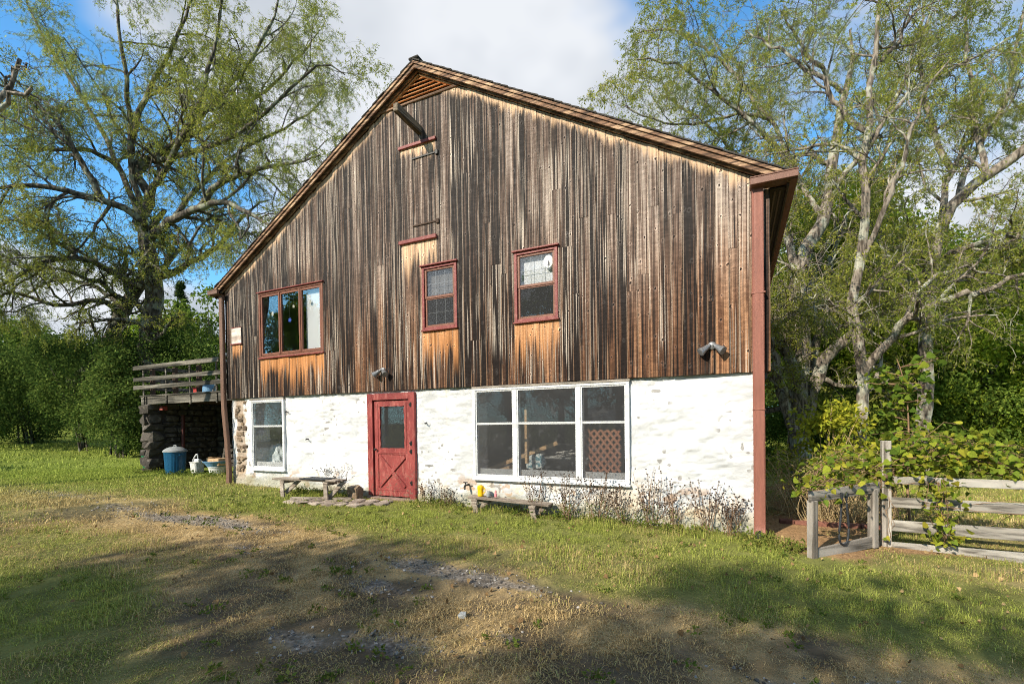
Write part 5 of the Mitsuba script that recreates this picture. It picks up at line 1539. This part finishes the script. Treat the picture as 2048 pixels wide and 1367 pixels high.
vine_run(F3(.5, 1.05, .35), F3(1.6, .9, .3), 10, -.1, .16, 22)
vine_run(F3(.45, .8, -.06), F3(.55, .05, -.08), 9, 0, .09, 16)
vine_run(F3(-.5, .80, .15), F3(.2, .95, .1), 9, -.02, .12, 16)
vine_run(P3(-.05, .74), P3(.9, .80), 8, -.05, .10, 10)
vine_run(P3(.2, .85) + np.array([-.05, .5, 0]), F3(-.1, 1.0, .3), 10, -.1, .16, 18)
vine_run(P3(.0, .72) + np.array([.0, .25, 0]), P3(.9, .85) + np.array([0, .3, 0]), 8, -.05, .12, 16)
vine_run(F3(.3, .45, -.05), F3(2.4, .7, -.05), 4, .05, .12, 4)
vine_run(F3(1.0, 1.0, .3), F3(2.3, .85, .25), 9, -.05, .14, 24)
vine_run(F3(.2, 1.15, .3), F3(.9, 1.25, .35), 7, -.15, .16, 24)
vine_run(F3(.0, .9, .0), F3(-.03, .0, .0), 22, 0, .07, 1)
put(K + '__stems', tubes(np.array(vs), np.tile(np.linspace(.0045, .002, 14), (len(vs), 1)), 4), 'dry_stalk', smooth=True)
m, uv = big_leaves(np.concatenate(pts), g, .075)
put(K + '__leaves', m, 'vine_leaf', uv=uv)

# ------------------------------------------------------------------ dead weeds along the foot of the wall
def weed(x, y, h, n, seed, key, leafy=0):
    g = np.random.default_rng(seed)
    P_, hd = [], []
    for i in range(n):
        b = np.array([x + g.normal() * .07, y + g.normal() * .05, 0]); b[2] = float(gz(b[0], b[1])) - .02
        hh = h * g.uniform(.55, 1.1)
        e_ = b + np.array([g.normal() * .22 * h, g.normal() * .10 - .04, hh])
        P_.append(spline([b, b * .5 + e_ * .5 + g.normal(size=3) * .02, e_], 8))
    P_ = np.array(P_)
    R_ = np.tile(np.linspace(.0048, .0026, 8), (n, 1))
    C1, CR = grow(P_, R_, g, 6, (.08, .24), 38, .12, .0, 5, .7, .35)
    C1[:, :, 1] = np.minimum(C1[:, :, 1], -.02); P_[:, :, 1] = np.minimum(P_[:, :, 1], -.02)
    put(key + '__stalks', join([tubes(P_, R_, 4), tubes(C1, np.maximum(CR, .0016), 3)]), 'dry_stalk', smooth=True)
    tips = np.concatenate([C1[:, -1], C1[:, 2][::2], P_[:, -1]])
    ico_ = trimesh.creation.icosphere(0, 1.0)
    r_ = g.uniform(.007, .014, len(tips))
    V = (tips[:, None] + np.array(ico_.vertices)[None] * r_[:, None, None]).reshape(-1, 3)
    Fc = (np.array(ico_.faces)[None] + np.arange(len(tips))[:, None, None] * 12).reshape(-1, 3)
    tag(put(key + '__seed_heads', (V, Fc), 'seed_head'), kind='stuff')
    tag(f'{key}__stalks', kind='stuff')
    if leafy:
        c_ = P_[:, 1:4].reshape(-1, 3)
        m, uv = leafquads(np.repeat(c_, leafy, 0) + g.normal(size=(len(c_) * leafy, 3)) * .04, g.normal(size=(len(c_) * leafy, 3)) + np.array([0, 0, .4]), .05, .018, g)
        put(key + '__leaves', m, 'weed_leaf', uv=uv)


WEEDS = [(-7.62, -.10, .62, 9, 0, 'dark dried weed standing behind the right end of the trestle bench'), (-5.20, -.12, .42, 9, 2, 'low dry weed at the foot of the wall right of the red door'), (-3.05, -.16, .62, 10, 2, 'dry weed with dark seed heads behind the right end of the plank bench'),
         (-2.52, -.16, .72, 14, 2, 'tall dry weed with dark seed heads below the middle of the wide window'), (-2.02, -.15, .70, 14, 2, 'bushy dry weed below the right part of the wide window'), (-1.62, -.15, .55, 10, 3, 'reddish dry weed below the right corner of the wide window'),
         (-1.22, -.15, .74, 11, 3, 'half-green dry weed right of the wide window'), (-.88, -.14, .66, 10, 1, 'sprawling dark weed midway between the wide window and the downspout'), (-.42, -.13, .68, 12, 0, 'upright dark dry weed left of the downspout'), (-.05, -.14, .56, 14, 0, 'dense dark dry weed close to the terracotta downspout'), (-4.86, -.14, .35, 8, 3, 'short mixed weed left of the plank bench')]
for i, (x_, y_, h_, n_, lf, lab) in enumerate(WEEDS):
    weed(x_, y_, h_ * 1.08, int(n_ * 1.15), 500 + i, thing('dry_weed', lab, 'weed', 'dry weeds along the wall'), lf)
g = np.random.default_rng(111)
c_ = np.concatenate([np.stack([g.uniform(-8.7, -6.95, 46), -.30 + g.normal(size=46) * .12, np.zeros(46)], 1), np.stack([g.uniform(-5.5, .25, 90), -.22 + g.normal(size=90) * .12, np.zeros(90)], 1), np.stack([g.uniform(.1, .8, 30), -.55 + g.normal(size=30) * .25, np.zeros(30)], 1),
                     np.stack([g.uniform(-17, -11.6, 60), .75 + g.normal(size=60) * .2, np.zeros(60)], 1)])
c_[:, 2] = gz(c_[:, 0], c_[:, 1]) + .05
k = foliage('ground_cover', c_, g.uniform(.05, .15, len(c_)), 26, .055, 'weed_leaf', 113, ratio=.45, hang=-.2)
tag(k, 'low leafy weeds along the foot of the barn wall', 'weeds', kind='stuff')

# ------------------------------------------------------------------ grass
def tuft(seed, n, half, h, w, lie):
    g = np.random.default_rng(seed)
    b = np.stack([g.uniform(-half, half, n), g.uniform(-half, half, n), np.zeros(n) - .006], 1)
    a = g.random(n) * 6.283
    hh = h * g.uniform(.4, 1.25, n) * (1 - .4 * (g.random(n) < .4))
    ln = np.clip(lie + g.normal(size=n) * .22, .05, 1.4)
    d = np.stack([np.cos(a), np.sin(a), 0 * a], 1)
    s = np.stack([-np.sin(a), np.cos(a), 0 * a], 1) * (w * g.uniform(.6, 1.3, n) / 2)[:, None]
    m_ = b + d * (hh * .35 * ln)[:, None] + np.array([0, 0, 1.0]) * (hh * .62 * np.cos(ln * .6))[:, None]
    e_ = b + d * (hh * ln)[:, None] + np.array([0, 0, 1.0]) * (hh * np.maximum(np.cos(ln * 1.15), .08))[:, None]
    V = np.stack([b - s, b + s, m_ - s * .7, m_ + s * .7, e_], 1).reshape(-1, 3)
    i = np.arange(n)[:, None] * 5
    F = np.vstack([i + np.array([[0, 1, 3]]), i + np.array([[0, 3, 2]]), i + np.array([[2, 3, 4]])])
    return (V, F), np.repeat(g.random((n, 2)), 5, 0)


KINDS = []
for i, (n, half, h, w, lie) in enumerate([(420, .26, .060, .0058, .60), (420, .26, .052, .0058, .80), (340, .26, .095, .0060, .55), (330, .26, .055, .0046, 1.15), (330, .26, .060, .0046, 1.25),
                                          (420, .26, .13, .005, .45), (900, .9, .075, .010, .55), (900, .9, .065, .010, .8), (1100, 2.2, .10, .024, .5)]):
    m, uv = tuft(900 + i, n, half, h, w, lie)
    scene[f'tuft_{i}'] = {'type': 'shapegroup', 'blades': mikit.ply(m, 'grass_blade', uv=uv)}
g = np.random.default_rng(123)


def place(kind, x, y, sc):
    key = nxt('grass_')  if False else f'grass__{len(KINDS) + 1:04d}'
    KINDS.append(key)
    scene[key] = {'type': 'instance', 'group': {'type': 'ref', 'id': f'tuft_{kind}'},
                  'to_world': T().translate([float(x), float(y), float(gz(x, y))]).rotate([0, 0, 1], float(g.uniform(0, 360))).scale([float(sc), float(sc), float(sc * g.uniform(.75, 1.25))])}


tan_x = 1024 / 943.85
RIGHT = np.cross(FWD, UP)


def visible(x, y, pad):
    q = np.stack([x, y, 0 * x], -1) - CAM
    z, u = q @ FWD, q @ RIGHT
    return (z > 1.0) & (np.abs(u) < tan_x * z + pad)


def inside_barn(x, y):
    return (x > X0) & (x < X1 - .05) & (y > -.02)


def scatter(step, near, far, kinds_fn, pad, jit):
    X, Y = np.meshgrid(np.arange(-60, 40, step), np.arange(-7.5, 40, step), indexing='ij')
    x = X.ravel() + g.uniform(-jit, jit, X.size) * step; y = Y.ravel() + g.uniform(-jit, jit, X.size) * step
    dd = np.hypot(x, y + 7.5)
    ok = visible(x, y, pad) & (dd >= near) & (dd < far) & ~inside_barn(x, y) & ~((x > -17.3) & (x < X0) & (y > 1.2))
    ex = lambda v: np.exp(v)
    gr = blobs(GRAVEL, x, y, np.exp) + .5 * (meshkit.fbm(np.stack([x * 3, y * 3, 0 * x], -1), 3, 6) - .5)
    dt = blobs(DIRT, x, y, np.exp)
    st = blobs(STRAW, x, y, np.exp) - blobs(GREEN, x, y, np.exp) + 1.2 * (meshkit.fbm(np.stack([x * .9, y * .9, 0 * x + 4], -1), 3, 2) - .45)
    keep = ok & ~((x > -7.75) & (x < -5.95) & (y > -1.12 + .2 * (x + 7.75) * .9) & (y < -.42 + .12 * (x + 7.75)) & (g.random(x.size) < .93)) & (g.random(x.size) > np.clip((gr - .25) * 2.2, 0, .97)) & (g.random(x.size) > np.clip((dt - .15) * 2.5, 0, .95))
    for xx, yy, s_ in zip(x[keep], y[keep], st[keep]):
        kinds_fn(xx, yy, s_)


def near_kind(x, y, s):
    hv = .45 + .75 * float(meshkit.fbm(np.array([x * 1.9, y * 1.9, 2.0]), 3, 15))
    wall = (-.75 < y < .0) and (-9.2 < x < .6)
    if wall and g.random() < .4:
        place(5, x, y, g.uniform(.55, 1.15)); return
    if g.random() < .035 and s < .3:
        place(5, x, y, g.uniform(.5, .95)); return
    if s > .12 + g.normal() * .15:
        place(int(g.choice([3, 4, 1, 3])), x, y, g.uniform(.8, 1.25) * hv)
    else:
        place(int(g.choice([0, 1, 2, 0, 4])), x, y, g.uniform(.75, 1.15) * hv)


scatter(.30, 2.0, 10.5, near_kind, .5, .5)
scatter(.85, 10.5, 22, lambda x, y, s: place(6 if s < .1 else 7, x, y, g.uniform(.85, 1.25)), 1.0, .5)
scatter(2.1, 22, 55, lambda x, y, s: place(8, x, y, g.uniform(.85, 1.25)), 2.5, .5)
labels['grass'] = {'kind': 'stuff', 'label': 'short patchy lawn of green and straw-coloured grass', 'category': 'grass'}

g = np.random.default_rng(127)
x_ = g.uniform(-10, 3.2, 520); y_ = g.uniform(-5.8, -.35, 520)
nz_ = meshkit.fbm(np.stack([x_ * .8, y_ * .8, 0 * x_ + 9], -1), 3, 3)
ok_ = (nz_ > .47) & ~inside_barn(x_, y_)
c_ = np.stack([x_, y_, gz(x_, y_) + .02], 1)[ok_]
k = foliage('lawn_weeds', c_, g.uniform(.03, .075, len(c_)), 16, .042, 'weed_leaf', 129, ratio=.55, flat=.35, hang=-.1)
tag(k, 'small broad-leaved weeds growing in the lawn', 'weeds', kind='stuff')

# loose gravel on the worn spots
g = np.random.default_rng(131)
cc = []
for cx_, cy2, a_, b_, w_ in GRAVEL:
    n = int(650 * min(a_, 1.6) * b_ * min(w_, 1.2))
    cc.append(np.stack([cx_ + g.normal(size=n) * a_ * .62, cy2 + g.normal(size=n) * b_ * .62, np.zeros(n)], 1))
cc = np.concatenate(cc)
cc[:, 2] = gz(cc[:, 0], cc[:, 1]) + .003
ico_ = trimesh.creation.icosphere(0, 1.0)
r_ = g.uniform(.006, .017, (len(cc), 1, 1)) * g.uniform(.5, 1.2, (len(cc), 1, 3))
V = cc[:, None] + np.array(ico_.vertices)[None] * r_ * (1 + .25 * g.normal(size=(len(cc), 12, 1)))
put('gravel', (V.reshape(-1, 3), (np.array(ico_.faces)[None] + np.arange(len(cc))[:, None, None] * 12).reshape(-1, 3)), 'pebble', uv=np.repeat(g.random((len(cc), 2)), 12, 0))
tag('gravel', 'grey gravel showing through the grass of the yard', 'gravel', kind='stuff')
# pale stones and fallen leaves lying in the yard
for x_, y_, r0, lab in ((-2.05, -4.18, .035, 'pale pebble lying on the dark grass in the middle of the yard'), (.98, -4.15, .028, 'white pebble lying in the dry grass at the lower right')):
    m = stone((x_, y_, float(gz(x_, y_)) + .02), (r0 * 2.2, r0 * 1.7, r0 * 1.4), int(x_ * 100) % 97, .2, 18)
    tag(put('pebble_stone', m, 'bin_lid'), lab, 'stone')
g = np.random.default_rng(141)
n_ = 420
x_ = np.concatenate([g.uniform(-9, 3, n_), g.uniform(-1, 4.5, 160)]); y_ = np.concatenate([g.uniform(-5.6, -.4, n_), g.uniform(-2, 2.5, 160)])
ok_ = ~inside_barn(x_, y_)
m, uv = big_leaves(np.stack([x_, y_, gz(x_, y_) + .035], 1)[ok_], g, .042)
tag(put('fallen_leaves', m, 'litter', uv=uv), 'scattered small dry brown leaves lying on the grass', 'leaves', kind='stuff')
x_, y_ = -3.45, -4.92
m, uv = big_leaves(np.array([[x_, y_, float(gz(x_, y_)) + .05]]), np.random.default_rng(4), .10)
scene['fallen_leaf'] = mikit.ply(m, 'cardboard', uv=uv)
tag('fallen_leaf', 'single pale fallen leaf on the shaded grass', 'leaf')

# ------------------------------------------------------------------ the line of trees across the yard, behind the viewer, whose shade lies on the grass
sdir = SUN / np.linalg.norm(SUN)
hs = [(-14.0, -21.5, 10.4, 3.0), (-10.6, -22.4, 14.2, 2.9), (-6.6, -21.8, 14.4, 2.9), (-2.6, -21.5, 14.2, 2.9), (1.6, -21.0, 13.8, 2.8), (-7.0, -15.5, 8.6, 2.6), (-3.0, -15.0, 8.8, 2.6), (1.0, -14.6, 8.6, 2.4), (-19.5, -21.0, 9.6, 2.4), (-27.5, -15.5, 11.0, 2.4), (-31.5, -19.5, 13.0, 2.6), (-44, -31, 16.5, 4.3), (-37, -36, 17, 4.3), (-51, -26, 15, 4.3)]
g = np.random.default_rng(151)
TR, CT, CR_ = [], [], []
for x_, y_, h_, w_ in hs:
    z0 = float(gz(x_, y_))
    nc = (33 if h_ > 9 else 28) if w_ < 4 else 70
    d = nrm(g.normal(size=(nc, 3))) * g.uniform(.3, 1, (nc, 1)) ** .5
    C = np.array([x_, y_, z0 + h_ * .56]) + d * np.array([w_, w_ * .8, h_ * .36])
    TR.append(tube([(x_, y_, z0 - .2), (x_ + .1, y_, z0 + h_ * .4), (x_, y_, z0 + h_ * .85)], [.25, .18, .05], 8))
    for q in C[::2]:
        TR.append(tube([(x_, y_, max(z0 + 1, q[2] - 1.6)), tuple(q)], [.06, .015], 5))
    CT.append(C); CR_.append(g.uniform(.6, 1.05, nc) * max(1, w_ / 3.2))
CT, CR_ = np.concatenate(CT), np.concatenate(CR_)
put('tree_line__trunks', join(TR), 'dark_bark', smooth=True)
foliage('tree_line__crowns', CT, CR_, 260, .22, 'wood_leaf', 153)
tag('tree_line', 'line of leafy trees across the yard opposite the barn', 'trees', kind='stuff')
